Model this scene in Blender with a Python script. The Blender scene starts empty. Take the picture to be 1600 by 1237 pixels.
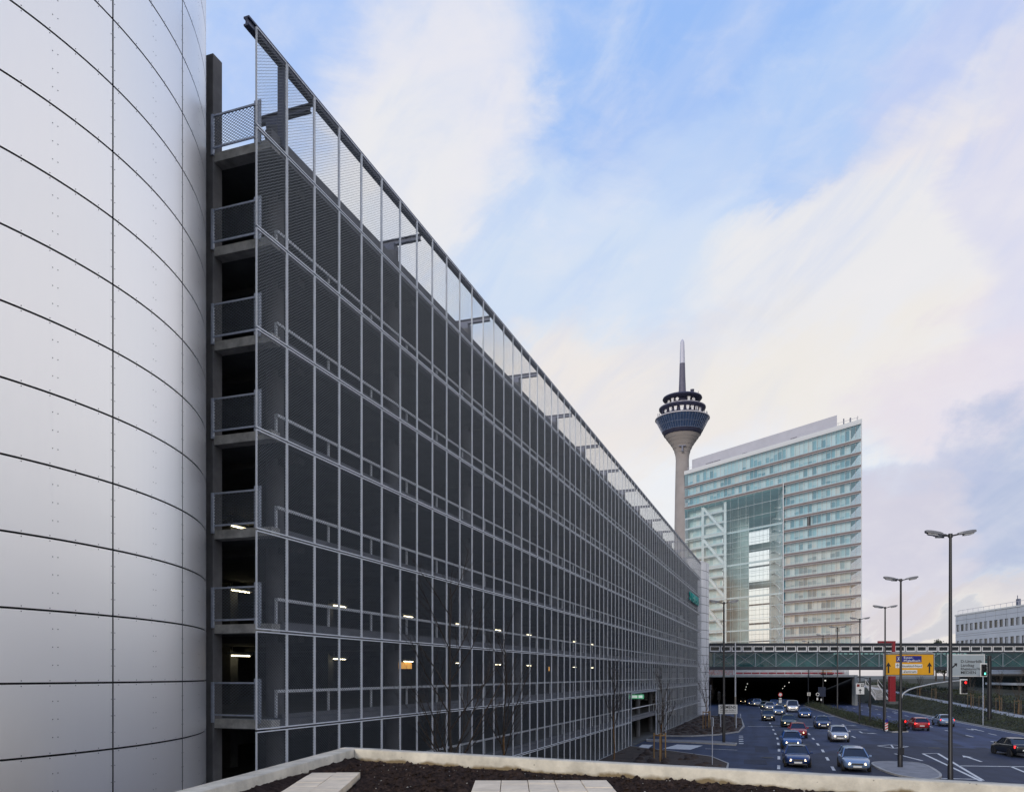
import bpy, math, random
import numpy as np
from mathutils import Vector, Matrix, noise as mnoise

random.seed(7)
R = math.radians
scene = bpy.context.scene
COL = scene.collection
EYE = 6.45          # camera height above the road
F = 1250.0          # focal length and horizon of the photograph, in its pixels
HZ = 1053.5


def at(px, py, Y):
    """world point seen at photo pixel (px, py) at distance Y"""
    return Vector(((px - 800) / F * Y, Y, EYE + (HZ - py) / F * Y))


def gr(px, py, z=0.0):
    """ground point seen at a photo pixel"""
    Y = (EYE - z) * F / (py - HZ)
    return Vector(((px - 800) / F * Y, Y, z))


# ------------------------------------------------------------------ mesh helper
class MB:
    def __init__(self):
        self.v, self.f, self.m, self.cur = [], [], [], 0

    def add(self, vs, fs):
        o = len(self.v)
        self.v += [tuple(p) for p in vs]
        for f in fs:
            self.f.append([i + o for i in f])
            self.m.append(self.cur)
        return self

    def box(self, x0, x1, y0, y1, z0, z1, fn=None):
        vs = [(x0, y0, z0), (x1, y0, z0), (x1, y1, z0), (x0, y1, z0), (x0, y0, z1), (x1, y0, z1), (x1, y1, z1), (x0, y1, z1)]
        if fn:
            vs = [fn(*p) for p in vs]
        return self.add(vs, [(0, 3, 2, 1), (4, 5, 6, 7), (0, 1, 5, 4), (1, 2, 6, 5), (2, 3, 7, 6), (3, 0, 4, 7)])

    def bar(self, p, q, w, h=None, up=(0, 0, 1)):
        p, q = Vector(p), Vector(q)
        h = h or w
        d = (q - p).normalized()
        u = Vector(up)
        if abs(d.dot(u)) > .98:
            u = Vector((1, 0, 0))
        s = d.cross(u).normalized() * w / 2
        t = s.cross(d).normalized() * h / 2
        vs = [p - s - t, p + s - t, p + s + t, p - s + t, q - s - t, q + s - t, q + s + t, q - s + t]
        return self.add(vs, [(0, 1, 2, 3), (7, 6, 5, 4), (4, 5, 1, 0), (5, 6, 2, 1), (6, 7, 3, 2), (7, 4, 0, 3)])

    def tube(self, pts, rs, n=8, cap=True):
        pts = [Vector(p) for p in pts]
        if not hasattr(rs, '__len__'):
            rs = [rs] * len(pts)
        vs = []
        ref = None
        for i, p in enumerate(pts):
            d = (pts[min(i + 1, len(pts) - 1)] - pts[max(i - 1, 0)]).normalized()
            if ref is None:
                ref = Vector((0, 0, 1)) if abs(d.z) < .9 else Vector((1, 0, 0))
            s = d.cross(ref).normalized()
            t = s.cross(d).normalized()
            ref = t
            for k in range(n):
                a = 2 * math.pi * k / n
                vs.append(p + (s * math.cos(a) + t * math.sin(a)) * rs[i])
        fs = []
        for i in range(len(pts) - 1):
            for k in range(n):
                a, b = i * n + k, i * n + (k + 1) % n
                fs.append((a, b, b + n, a + n))
        if cap:
            fs.append(tuple(range(n))[::-1])
            fs.append(tuple(range((len(pts) - 1) * n, len(pts) * n)))
        return self.add(vs, fs)

    def lathe(self, prof, n=32, c=(0, 0), cap=False):
        vs = [(c[0] + r * math.cos(2 * math.pi * k / n), c[1] + r * math.sin(2 * math.pi * k / n), z) for r, z in prof for k in range(n)]
        fs = []
        for i in range(len(prof) - 1):
            for k in range(n):
                a, b = i * n + k, i * n + (k + 1) % n
                fs.append((a, b, b + n, a + n))
        if cap:
            fs.append(tuple(range(n))[::-1])
            fs.append(tuple(range((len(prof) - 1) * n, len(prof) * n)))
        return self.add(vs, fs)

    def poly(self, pts):
        return self.add(pts, [tuple(range(len(pts)))])

    def prism(self, pts, z0, z1):
        n = len(pts)
        z0f = z0 if callable(z0) else (lambda x, y: z0)
        vs = [(p[0], p[1], z0f(p[0], p[1])) for p in pts] + [(p[0], p[1], z1) for p in pts]
        fs = [tuple(range(n))[::-1], tuple(range(n, 2 * n))]
        for i in range(n):
            j = (i + 1) % n
            fs.append((i, j, j + n, i + n))
        return self.add(vs, fs)

    def mesh(self, name, mats, smooth=None):
        me = bpy.data.meshes.new(name)
        me.from_pydata(self.v, [], self.f)
        for m in (mats if isinstance(mats, (list, tuple)) else [mats]):
            me.materials.append(m)
        me.polygons.foreach_set('material_index', self.m)
        if smooth:
            me.polygons.foreach_set('use_smooth', [True] * len(me.polygons))
            me.set_sharp_from_angle(angle=R(smooth))
        me.update()
        return me

    def build(self, name, mats, parent=None, smooth=None, bevel=0, subsurf=0):
        o = link(name, self.mesh(name, mats, smooth), parent)
        if bevel:
            b = o.modifiers.new('bevel', 'BEVEL')
            b.width = bevel
            b.segments = 2
            b.limit_method = 'ANGLE'
        if subsurf:
            s = o.modifiers.new('subsurf', 'SUBSURF')
            s.levels = s.render_levels = subsurf
        return o


def link(name, data, parent=None):
    o = bpy.data.objects.new(name, data)
    COL.objects.link(o)
    if parent:
        o.parent = parent
    return o


def np_mesh(name, verts, quads, mats, parent=None, smooth=False):
    me = bpy.data.meshes.new(name)
    verts = np.asarray(verts, dtype=np.float32)
    quads = np.asarray(quads, dtype=np.int32)
    k = quads.shape[1]
    me.vertices.add(len(verts))
    me.vertices.foreach_set('co', verts.ravel())
    me.loops.add(quads.size)
    me.loops.foreach_set('vertex_index', quads.ravel())
    me.polygons.add(len(quads))
    me.polygons.foreach_set('loop_start', np.arange(0, quads.size, k, dtype=np.int32))
    me.update(calc_edges=True)
    for m in (mats if isinstance(mats, (list, tuple)) else [mats]):
        me.materials.append(m)
    if smooth:
        me.polygons.foreach_set('use_smooth', [True] * len(me.polygons))
    return link(name, me, parent)


def tag(o, label=None, cat=None, group=None, kind=None):
    for k, v in (('label', label), ('category', cat), ('group', group), ('kind', kind)):
        if v:
            o[k] = v
    return o


def thing(name, label, cat, loc=(0, 0, 0), rz=0, group=None):
    o = bpy.data.objects.new(name, None)
    COL.objects.link(o)
    o.location = loc
    o.rotation_euler = (0, 0, rz)
    o.empty_display_size = .5
    return tag(o, label, cat, group)


def copy_thing(root, loc, rz, label):
    c = root.copy()
    COL.objects.link(c)
    c.location = loc
    c.rotation_euler = (0, 0, rz)
    c['label'] = label

    def rec(src, dst):
        for ch in src.children:
            d = ch.copy()
            COL.objects.link(d)
            d.parent = dst
            rec(ch, d)
    rec(root, c)
    return c


# ------------------------------------------------------------------ materials
def M(name, col, rough=.6, metal=0., var=.15, scale=6., bump=0., bscale=None, emit=0., ecol=None, spec=.5, stretch=None, detail=5, alpha=None, space='Object'):
    m = bpy.data.materials.new(name)
    m.use_nodes = True
    nt = m.node_tree
    b = nt.nodes['Principled BSDF']
    b.inputs['Roughness'].default_value = rough
    b.inputs['Metallic'].default_value = metal
    b.inputs['Specular IOR Level'].default_value = spec
    c = (*col, 1)
    tc = nt.nodes.new('ShaderNodeTexCoord')
    src = tc.outputs[space]
    if stretch:
        mp = nt.nodes.new('ShaderNodeMapping')
        mp.inputs['Scale'].default_value = stretch
        nt.links.new(src, mp.inputs['Vector'])
        src = mp.outputs['Vector']
    if var:
        n = nt.nodes.new('ShaderNodeTexNoise')
        n.inputs['Scale'].default_value = scale
        n.inputs['Detail'].default_value = detail
        n.inputs['Roughness'].default_value = .62
        nt.links.new(src, n.inputs['Vector'])
        r = nt.nodes.new('ShaderNodeValToRGB')
        r.color_ramp.elements[0].position = .32
        r.color_ramp.elements[1].position = .68
        r.color_ramp.elements[0].color = (*[x * (1 - var) for x in col], 1)
        r.color_ramp.elements[1].color = (*[min(1, x * (1 + var)) for x in col], 1)
        nt.links.new(n.outputs['Fac'], r.inputs['Fac'])
        nt.links.new(r.outputs['Color'], b.inputs['Base Color'])
    else:
        b.inputs['Base Color'].default_value = c
    if bump:
        n2 = nt.nodes.new('ShaderNodeTexNoise')
        n2.inputs['Scale'].default_value = bscale or scale * 5
        n2.inputs['Detail'].default_value = 6
        nt.links.new(src, n2.inputs['Vector'])
        bp = nt.nodes.new('ShaderNodeBump')
        bp.inputs['Strength'].default_value = bump
        bp.inputs['Distance'].default_value = .03
        nt.links.new(n2.outputs['Fac'], bp.inputs['Height'])
        nt.links.new(bp.outputs['Normal'], b.inputs['Normal'])
    if emit:
        b.inputs['Emission Color'].default_value = (*(ecol or col), 1)
        b.inputs['Emission Strength'].default_value = emit
    return m


def glass_mat(name, tint, rough=.03, through=.5, tcol=None, r0=.06, rcol=None):
    """window glass: reflection by Fresnel over a tinted see-through layer and a tinted solid layer"""
    m = bpy.data.materials.new(name)
    m.use_nodes = True
    nt = m.node_tree
    b = nt.nodes['Principled BSDF']
    b.inputs['Base Color'].default_value = (*tint, 1)
    b.inputs['Roughness'].default_value = rough
    tr = nt.nodes.new('ShaderNodeBsdfTransparent')
    tr.inputs['Color'].default_value = (*(tcol or (.8, .9, .9)), 1)
    gl = nt.nodes.new('ShaderNodeBsdfGlossy')
    gl.inputs['Roughness'].default_value = rough
    gl.inputs['Color'].default_value = (*(rcol or (1, 1, 1)), 1)
    mix = nt.nodes.new('ShaderNodeMixShader')
    mix.inputs[0].default_value = through
    lw = nt.nodes.new('ShaderNodeLayerWeight')      # Schlick: the same from both sides of the pane
    lw.inputs[0].default_value = .5
    pw = nt.nodes.new('ShaderNodeMath')
    pw.operation = 'POWER'
    nt.links.new(lw.outputs['Facing'], pw.inputs[0])
    pw.inputs[1].default_value = 5
    fr = nt.nodes.new('ShaderNodeMath')
    fr.operation = 'MULTIPLY_ADD'
    nt.links.new(pw.outputs[0], fr.inputs[0])
    fr.inputs[1].default_value = 1 - r0
    fr.inputs[2].default_value = r0
    mix2 = nt.nodes.new('ShaderNodeMixShader')
    nt.links.new(b.outputs[0], mix.inputs[1])
    nt.links.new(tr.outputs[0], mix.inputs[2])
    nt.links.new(fr.outputs[0], mix2.inputs[0])
    nt.links.new(mix.outputs[0], mix2.inputs[1])
    nt.links.new(gl.outputs[0], mix2.inputs[2])
    nt.links.new(mix2.outputs[0], nt.nodes['Material Output'].inputs[0])
    return m


def lit(name, col, strength):
    return M(name, col, .4, var=0, emit=strength, ecol=col)


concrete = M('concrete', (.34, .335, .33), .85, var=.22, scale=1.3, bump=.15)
concrete_dark = M('concrete_dark', (.09, .092, .09), .85, var=.25, scale=1.1, bump=.15)  # darker copy of concrete; the garage's interior shade is put into its colour
steel = M('galvanised_steel', (.42, .46, .54), .45, .55, var=.12, scale=9)
strand = M('mesh_strand', (.162, .184, .212), .5, .3, var=.1, scale=5)
frame_paint = M('frame_metal', (.76, .78, .81), .5, .1, var=.08, scale=4)
dark_steel = M('dark_steel', (.11, .12, .17), .5, .3, var=.15, scale=4)
black_paint = M('black_paint', (.014, .014, .017), .45, var=.2, scale=5)
white_paint = M('road_paint', (.62, .62, .60), .7, var=.22, scale=3, detail=8)
alu_white = M('white_panel', (.74, .74, .75), .5, .1, var=.05, scale=1)
wood_dark = M('wood_stake_dark', (.13, .095, .06), .85, var=.25, scale=12, stretch=(1, 1, .1))  # darker tone of the stake wood, for the far bank
wood = M('wood_stake', (.32, .20, .085), .8, var=.25, scale=12, stretch=(1, 1, .1))
bark = M('bark', (.060, .045, .034), .9, var=.35, scale=14, bump=.5)
soil = M('soil', (.040, .027, .022), 1, var=.5, scale=9, bump=1.0, bscale=40, spec=.05)


def text_mesh(txt, size, mat, parent, loc, rot=(R(90), 0, 0), extrude=.01, align='CENTER', sx=1.0, name='lettering', offset=0.0):
    cu = bpy.data.curves.new('lettering', 'FONT')
    cu.body = txt
    cu.size = size
    cu.extrude = extrude
    cu.align_x = align
    cu.align_y = 'CENTER'
    cu.resolution_u = 3
    cu.offset = offset
    o = bpy.data.objects.new('lettering', cu)
    COL.objects.link(o)
    dg = bpy.context.evaluated_depsgraph_get()
    dg.update()
    me = bpy.data.meshes.new_from_object(o.evaluated_get(dg))
    bpy.data.objects.remove(o)
    bpy.data.curves.remove(cu)
    me.materials.clear()
    me.materials.append(mat)
    t = link(name, me, parent)
    t.location = loc
    t.rotation_euler = rot
    t.scale = (sx, 1, 1)
    return t
# ------------------------------------------------------------------ camera, light, sky
cam_d = bpy.data.cameras.new('camera')
cam = bpy.data.objects.new('camera', cam_d)
COL.objects.link(cam)
cam.location = (0, 0, EYE)
cam.rotation_euler = (R(90), 0, 0)
cam_d.sensor_width = 36
cam_d.lens = F / 1600 * 36
cam_d.shift_y = (HZ - 618.5) / 1600
cam_d.clip_end = 6000
cam_d.clip_start = .1
scene.camera = cam

SUN_EL, SUN_AZ = 19, 208      # degrees above the horizon, degrees clockwise from +Y
sun_d = bpy.data.lights.new('sun', 'SUN')
sun_d.energy = 1.5
sun_d.angle = R(14)
sun_d.color = (1, .95, .90)
sun = bpy.data.objects.new('sun', sun_d)
COL.objects.link(sun)
sd = Vector((math.sin(R(SUN_AZ)) * math.cos(R(SUN_EL)), math.cos(R(SUN_AZ)) * math.cos(R(SUN_EL)), math.sin(R(SUN_EL))))
sun.rotation_euler = sd.to_track_quat('Z', 'Y').to_euler()

world = bpy.data.worlds.new('World')
scene.world = world
world.use_nodes = True
nt = world.node_tree
bg = nt.nodes['Background']


def nmath(op, a, b=None, c=None, clamp=False):
    n = nt.nodes.new('ShaderNodeMath')
    n.operation = op
    n.use_clamp = clamp
    for i, x in enumerate((a, b, c)):
        if x is None:
            continue
        if isinstance(x, (int, float)):
            n.inputs[i].default_value = x
        else:
            nt.links.new(x, n.inputs[i])
    return n.outputs[0]


def nmix(fac, a, b):
    n = nt.nodes.new('ShaderNodeMix')
    n.data_type = 'RGBA'
    for i, x in ((0, fac), (6, a), (7, b)):
        if isinstance(x, (int, float)):
            n.inputs[i].default_value = x
        elif isinstance(x, tuple):
            n.inputs[i].default_value = (*x, 1)
        else:
            nt.links.new(x, n.inputs[i])
    return n.outputs[2]


def nsmooth(x, lo, hi):
    n = nt.nodes.new('ShaderNodeMapRange')
    n.interpolation_type = 'SMOOTHSTEP'
    nt.links.new(x, n.inputs[0])
    n.inputs[1].default_value = lo
    n.inputs[2].default_value = hi
    return n.outputs[0]


def nnoise(vec, scale, detail=6, rough=.55, dist=0.):
    n = nt.nodes.new('ShaderNodeTexNoise')
    n.inputs['Scale'].default_value = scale
    n.inputs['Detail'].default_value = detail
    n.inputs['Roughness'].default_value = rough
    n.inputs['Distortion'].default_value = dist
    nt.links.new(vec, n.inputs['Vector'])
    return n


def s2l(r, g, b):
    f = lambda c: (c / 255 / 12.92) if c / 255 <= .04045 else ((c / 255 + .055) / 1.055) ** 2.4
    return (f(r), f(g), f(b))


nish = nt.nodes.new('ShaderNodeTexSky')
nish.sky_type = 'NISHITA'
nish.sun_disc = False
nish.sun_elevation = R(SUN_EL)
nish.sun_rotation = R(SUN_AZ)
nish.air_density = 1.2
nish.dust_density = 1.5
tc = nt.nodes.new('ShaderNodeTexCoord')
vec = tc.outputs['Generated']
sep = nt.nodes.new('ShaderNodeSeparateXYZ')
nt.links.new(vec, sep.inputs[0])
az0 = nmath('ARCTAN2', sep.outputs[0], sep.outputs[1])
el0 = nmath('ARCSINE', sep.outputs[2])
# stretched space for wispy cloud texture
mp = nt.nodes.new('ShaderNodeMapping')
mp.inputs['Scale'].default_value = (1, 1, 1.9)
mp.inputs['Rotation'].default_value = (0, R(22), 0)
nt.links.new(vec, mp.inputs['Vector'])
w1 = nnoise(mp.outputs[0], 2.3, 6, .55)
w2 = nnoise(mp.outputs[0], 6.0, 8, .62, .4)
# long wind-drawn streaks
suv = nt.nodes.new('ShaderNodeCombineXYZ')
nt.links.new(nmath('ADD', nmath('MULTIPLY', az0, 1.7), nmath('MULTIPLY', el0, 1.5)), suv.inputs[0])
nt.links.new(nmath('ADD', nmath('MULTIPLY', az0, -5.2), nmath('MULTIPLY', el0, 5.8)), suv.inputs[1])
w3 = nnoise(suv.outputs[0], 1.25, 8, .58, .7)
w4 = nnoise(mp.outputs[0], 15.0, 6, .6, .3)
wsep = nt.nodes.new('ShaderNodeSeparateColor')
nt.links.new(w1.outputs['Color'], wsep.inputs[0])
wsep2 = nt.nodes.new('ShaderNodeSeparateColor')
nt.links.new(w2.outputs['Color'], wsep2.inputs[0])


def warp(base, a, b, ka, kb):
    x = nmath('MULTIPLY_ADD', nmath('SUBTRACT', a, .5), ka, base)
    return nmath('MULTIPLY_ADD', nmath('SUBTRACT', b, .5), kb, x)


az = warp(az0, wsep.outputs[0], wsep2.outputs[0], .34, .17)
el = nmath('MULTIPLY_ADD', nmath('SUBTRACT', w3.outputs['Fac'], .5), .20, warp(el0, wsep.outputs[1], wsep2.outputs[1], .24, .15))

GAIN = 10.0    # sky colours are held at display level; the Background strength brings them down again
ramp = nt.nodes.new('ShaderNodeValToRGB')
cr = ramp.color_ramp
stops = [(0.0, (212, 206, 212)), (.10, (236, 231, 229)), (.22, (228, 232, 238)), (.36, (205, 220, 243)), (.50, (172, 200, 246)), (.68, (112, 156, 238)), (1.0, (84, 128, 224))]
while len(cr.elements) < len(stops):
    cr.elements.new(.5)
for e, (p, c) in zip(cr.elements, stops):
    e.position = p
    e.color = (*s2l(*c), 1)
nt.links.new(nmath('DIVIDE', el, math.pi / 2, clamp=True), ramp.inputs[0])
sky = ramp.outputs[0]
# the Nishita sky gives the underlying hue where the cloud layer thins towards the zenith
sc = nt.nodes.new('ShaderNodeMix')
sc.data_type = 'RGBA'
sc.blend_type = 'MULTIPLY'
sc.inputs[0].default_value = 1
nt.links.new(nish.outputs[0], sc.inputs[6])
sc.inputs[7].default_value = (.35, .35, .35, 1)
sky = nmix(.12, sky, sc.outputs[2])
# broken cloud over the whole dome
cl = nsmooth(w1.outputs['Fac'], .44, .66)
sky = nmix(nmath('MULTIPLY', nmath('MULTIPLY', cl, .38), nmath('SUBTRACT', 1.05, el, clamp=True)), sky, s2l(226, 224, 230))


def blob(px, py, rx, ry, col, amt, tilt=0., lo=0., hi=.85):
    """a cloud or clear patch in the sky, given by its direction and angular size"""
    global sky
    d = Vector(((px - 800) / F, 1, (HZ - py) / F)).normalized()
    a0, e0 = math.atan2(d.x, d.y), math.asin(d.z)
    blob_dir(a0, e0, rx / F, ry / F, col, amt, tilt, lo, hi)


def blob_dir(a0, e0, ra, re, col, amt, tilt=0., lo=0., hi=.85):
    global sky
    da = nmath('SUBTRACT', az, a0)
    de = nmath('SUBTRACT', el, e0)
    ct, st = math.cos(R(tilt)), math.sin(R(tilt))
    u = nmath('ADD', nmath('MULTIPLY', da, ct / ra), nmath('MULTIPLY', de, st / ra))
    v = nmath('ADD', nmath('MULTIPLY', da, -st / re), nmath('MULTIPLY', de, ct / re))
    q = nmath('SUBTRACT', 1.0, nmath('ADD', nmath('MULTIPLY', u, u), nmath('MULTIPLY', v, v)))
    mask = nmath('MULTIPLY', nsmooth(q, lo, hi), amt)
    sky = nmix(mask, sky, s2l(*col))


blob(1085, 60, 330, 180, (146, 186, 246), .85, 0)
blob(1290, 215, 230, 110, (142, 184, 246), .9, 35)
blob(480, 60, 170, 170, (172, 200, 248), .9)
blob(1560, 30, 200, 140, (150, 188, 244), .8)
blob(1000, 330, 520, 130, (196, 216, 246), .6, 20)
blob(700, 130, 180, 190, (234, 233, 240), .9, 40)
blob(620, 330, 220, 220, (236, 236, 238), .8, 40)
blob(1440, 120, 160, 120, (198, 208, 242), .75, 50)
blob(1420, 400, 330, 190, (238, 233, 234), 1.0, 18)
blob(1230, 480, 330, 120, (234, 234, 237), .9, 10)
blob(1560, 330, 110, 300, (214, 216, 238), .8)
blob(900, 470, 220, 160, (210, 224, 243), .7)
blob(950, 680, 420, 170, (238, 232, 228), .95)
blob(1240, 620, 260, 120, (238, 234, 229), .9)
blob(1540, 620, 240, 110, (228, 220, 232), .8)
blob(1540, 800, 260, 120, (168, 182, 216), .85, 0, -.15, 1.0)
blob(1440, 760, 120, 60, (200, 204, 228), .4)
blob(1400, 850, 110, 130, (216, 212, 224), .8)
blob(1540, 930, 200, 34, (214, 206, 210), .6)
blob(1480, 985, 260, 26, (186, 188, 204), .6)
blob_dir(R(-90), R(15), R(70), R(9), (176, 214, 234), .8)
blob_dir(R(-90), R(3.5), R(60), R(4.5), (255, 200, 160), .95)
blob_dir(R(-95), R(36), R(60), R(18), (170, 205, 235), .7)
blob_dir(R(85), R(24), R(60), R(28), (248, 244, 244), .9)
fine = nsmooth(w3.outputs['Fac'], .44, .70)
sky = nmix(nmath('MULTIPLY', fine, .19), sky, s2l(240, 238, 240))
fine2 = nsmooth(w3.outputs['Fac'], .52, .32)
sky = nmix(nmath('MULTIPLY', fine2, nmath('MULTIPLY', nsmooth(el0, .12, .5), .26)), sky, s2l(158, 192, 248))
fine3 = nsmooth(w4.outputs['Fac'], .45, .75)
sky = nmix(nmath('MULTIPLY', fine3, .18), sky, s2l(244, 240, 240))
gm = nt.nodes.new('ShaderNodeVectorMath')
gm.operation = 'SCALE'
gm.inputs[3].default_value = GAIN
nt.links.new(sky, gm.inputs[0])
nt.links.new(gm.outputs[0], bg.inputs[0])
bg.inputs[1].default_value = .1

scene.view_settings.view_transform = 'Standard'
scene.view_settings.look = 'None'
scene.view_settings.exposure = 0
scene.view_settings.gamma = 1
scene.render.engine = 'CYCLES'
cy = scene.cycles
cy.max_bounces = 8
cy.diffuse_bounces = 3
cy.glossy_bounces = 4
cy.transmission_bounces = 6
cy.transparent_max_bounces = 16
cy.caustics_reflective = False
cy.caustics_refractive = False
cy.use_denoising = True
cy.sample_clamp_indirect = 6
# ------------------------------------------------------------------ parking garage, local x along the street front, y inwards
GD = Vector((.3319, .9433, 0))
GN = Vector((-.9433, .3319, 0))
GC = Vector((-6.99, 21.8, 0))
GRZ = math.atan2(GD.y, GD.x)
PW = 1.412
NP = 79
LEN = NP * PW
LINES = [2.167 + 2.75 * k for k in range(8)]          # floor lines, lowest to roof
ROWS = [(0.0, LINES[0])] + [(LINES[k], LINES[k + 1]) for k in range(7)] + [(LINES[7], 24.13)]
ENT0, ENT1 = 38, 48                                   # panels left out for the entrance (two lowest rows)


def gp(s, w, z=0.):
    p = GC + GD * s + GN * w
    return Vector((p.x, p.y, z))


garage = thing('parking_garage', 'long grey parking garage with open decks behind a tall metal mesh screen', 'parking garage', GC, GRZ)


def strands(width, height, nrow, nseg, sw, tilt=R(14)):
    """expanded metal: zigzag strands that touch where they meet"""
    p = height / nrow
    xs = np.linspace(0, width, nseg + 1)
    dy, dz = sw / 2 * math.sin(tilt), sw / 2 * math.cos(tilt)
    V, Q = [], []
    for r in range(nrow):
        o = len(V)
        for j, x in enumerate(xs):
            z = (r + .5) * p + (p * .40) * (1 if (j + r) % 2 else -1)
            V.append((x, -dy, z + dz))
            V.append((x, dy, z - dz))
        for j in range(nseg):
            a = o + 2 * j
            Q.append((a, a + 1, a + 3, a + 2))
    return np.array(V), np.array(Q)


GAP = .012
PWI = PW - 2 * GAP
fw, fd = .030, .03


def frame_boxes(mb, x0, x1, z0, z1, y0=-.03, y1=.015):
    mb.box(x0, x0 + fw, y0, y1, z0, z1)
    mb.box(x1 - fw, x1, y0, y1, z0, z1)
    mb.box(x0 + fw, x1 - fw, y0, y1, z0, z0 + fw)
    mb.box(x0 + fw, x1 - fw, y0, y1, z1 - fw, z1)


NEAR = 12
near_cache = {}


def near_panel(c, r):
    z0, z1 = ROWS[r]
    h = round(z1 - z0 - .05, 3)
    if (h, r == 8) not in near_cache:
        nrow = max(4, int(round((h - 2 * fw) / .043)))
        V, Q = strands(PWI - 2 * fw, h - 2 * fw, nrow, 22, .0160 if r < 8 else .0095)
        V[:, 0] += fw
        V[:, 2] += fw
        o = np_mesh('mesh_panel', V, Q, strand, garage)
        fb = MB()
        frame_boxes(fb, 0, PWI, 0, h)
        f = fb.build('panel_frame', frame_paint, o)
        near_cache[(h, r == 8)] = (o.data, f.data)
    else:
        o = link('mesh_panel', near_cache[(h, r == 8)][0], garage)
        f = link('panel_frame', near_cache[(h, r == 8)][1], o)
    o.location = (c * PW + GAP, 0, z0 + .025)


for c in range(NEAR):
    for r in range(1, 9):
        near_panel(c, r)

allV, allQ, off = [], [], 0
fb = MB()
for c in range(NP):
    for r in range(9):
        if c < NEAR and r >= 1:
            continue
        if ENT0 <= c < ENT1 and r < 2:
            continue
        z0, z1 = ROWS[r]
        z0, z1 = z0 + .025, z1 - .025
        h = z1 - z0
        k = 1 if c < 30 else 2
        nrow = max(4, int(round((h - 2 * fw) / (.043 * k))))
        V, Q = strands(PWI - 2 * fw, h - 2 * fw, nrow, 22 if k == 1 else 12, (.0170 if r < 8 else .0095 + min(1, c / 60) * .0085) * k)
        V = V + np.array([c * PW + GAP + fw, 0, z0 + fw])
        allV.append(V)
        allQ.append(Q + off)
        off += len(V)
        frame_boxes(fb, c * PW + GAP, (c + 1) * PW - GAP, z0, z1)
rest = np_mesh('mesh_screen', np.concatenate(allV), np.concatenate(allQ), strand, garage)
rest['kind'] = 'stuff'
o = fb.build('screen_frame', frame_paint, garage)
o['kind'] = 'stuff'

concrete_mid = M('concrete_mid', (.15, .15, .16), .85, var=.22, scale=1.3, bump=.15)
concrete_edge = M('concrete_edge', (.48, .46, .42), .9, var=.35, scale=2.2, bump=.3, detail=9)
# decks, roof and walls
S0, S1 = .9, LEN - .6
WE = .14
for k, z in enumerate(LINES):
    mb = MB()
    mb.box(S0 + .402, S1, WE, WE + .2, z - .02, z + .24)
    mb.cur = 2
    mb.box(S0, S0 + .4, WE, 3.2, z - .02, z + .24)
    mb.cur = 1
    mb.box(S0 + .402, S1, WE + .202, 16.5, z - .02, z + .24)  # inner floor and soffit darkened in colour for the shade indoors
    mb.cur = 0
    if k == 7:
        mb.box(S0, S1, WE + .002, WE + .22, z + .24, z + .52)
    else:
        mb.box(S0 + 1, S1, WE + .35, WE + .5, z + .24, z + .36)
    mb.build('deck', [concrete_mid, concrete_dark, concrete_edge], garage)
    for j in range(0, 15):       # ribs under the deck
        pass
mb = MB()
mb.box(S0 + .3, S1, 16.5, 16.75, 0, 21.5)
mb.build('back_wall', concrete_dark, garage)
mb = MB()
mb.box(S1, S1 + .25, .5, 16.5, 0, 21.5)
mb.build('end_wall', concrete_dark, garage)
# downstand beams below the decks, one per column line, read as ribs through the mesh
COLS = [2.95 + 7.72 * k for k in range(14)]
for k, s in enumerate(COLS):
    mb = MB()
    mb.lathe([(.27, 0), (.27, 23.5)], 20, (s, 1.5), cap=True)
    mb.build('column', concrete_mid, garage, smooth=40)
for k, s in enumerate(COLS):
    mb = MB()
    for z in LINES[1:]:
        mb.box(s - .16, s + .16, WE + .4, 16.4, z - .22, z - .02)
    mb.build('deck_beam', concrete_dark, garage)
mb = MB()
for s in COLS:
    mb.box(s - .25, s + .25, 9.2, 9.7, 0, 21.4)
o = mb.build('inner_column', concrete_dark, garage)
o['kind'] = 'stuff'
concrete_pier = M('concrete_pier', (.15, .145, .145), .85, var=.25, scale=1.2, bump=.2)
# concrete pier at the near end, rising over the roof
mb = MB()
mb.box(S0 - .05, S0 + .35, 2.12, 2.62, 0, 24.55)
mb.build('end_pier', concrete_pier, garage, bevel=.02)

# steel at the top: rail, outriggers, posts
mb = MB()
mb.box(-.22, LEN, .04, .22, 24.0, 24.05)
mb.box(-.22, LEN, .04, .22, 24.2, 24.25)
mb.box(-.22, LEN, .10, .16, 24.05, 24.2)
mb.build('top_rail', dark_steel, garage)
for s in COLS:
    mb = MB()
    mb.box(s - .09, s + .09, .22, 2.1, 23.97, 24.0)
    mb.box(s - .09, s + .09, .22, 2.1, 23.78, 23.81)
    mb.box(s - .02, s + .02, .22, 2.1, 23.81, 23.97)
    mb.box(s - .2, s + .2, 1.3, 1.7, 23.5, 23.78)
    mb.build('outrigger', dark_steel, garage)
mb = MB()
mb.box(1.32, 1.5, .06, .24, 21.66, 24.0)
mb.build('post', dark_steel, garage)

# rails along each deck
WR = .75
for k, z in enumerate(LINES[:7]):
    mb = MB()
    zt = z + 1.08
    s0, s1 = 2.0, S1 - .3
    mb.box(s0, s1, WR - .03, WR + .03, zt - .09, zt)
    s = s0 + .04
    while s < s1:
        if not (k == 0 and ENT0 * PW < s < ENT1 * PW):
            mb.box(s - .035, s + .035, WR + .03, WR + .09, z + .1, zt)
        s += 2.86
    mb.build('guard_rail', frame_paint, garage)

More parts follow.
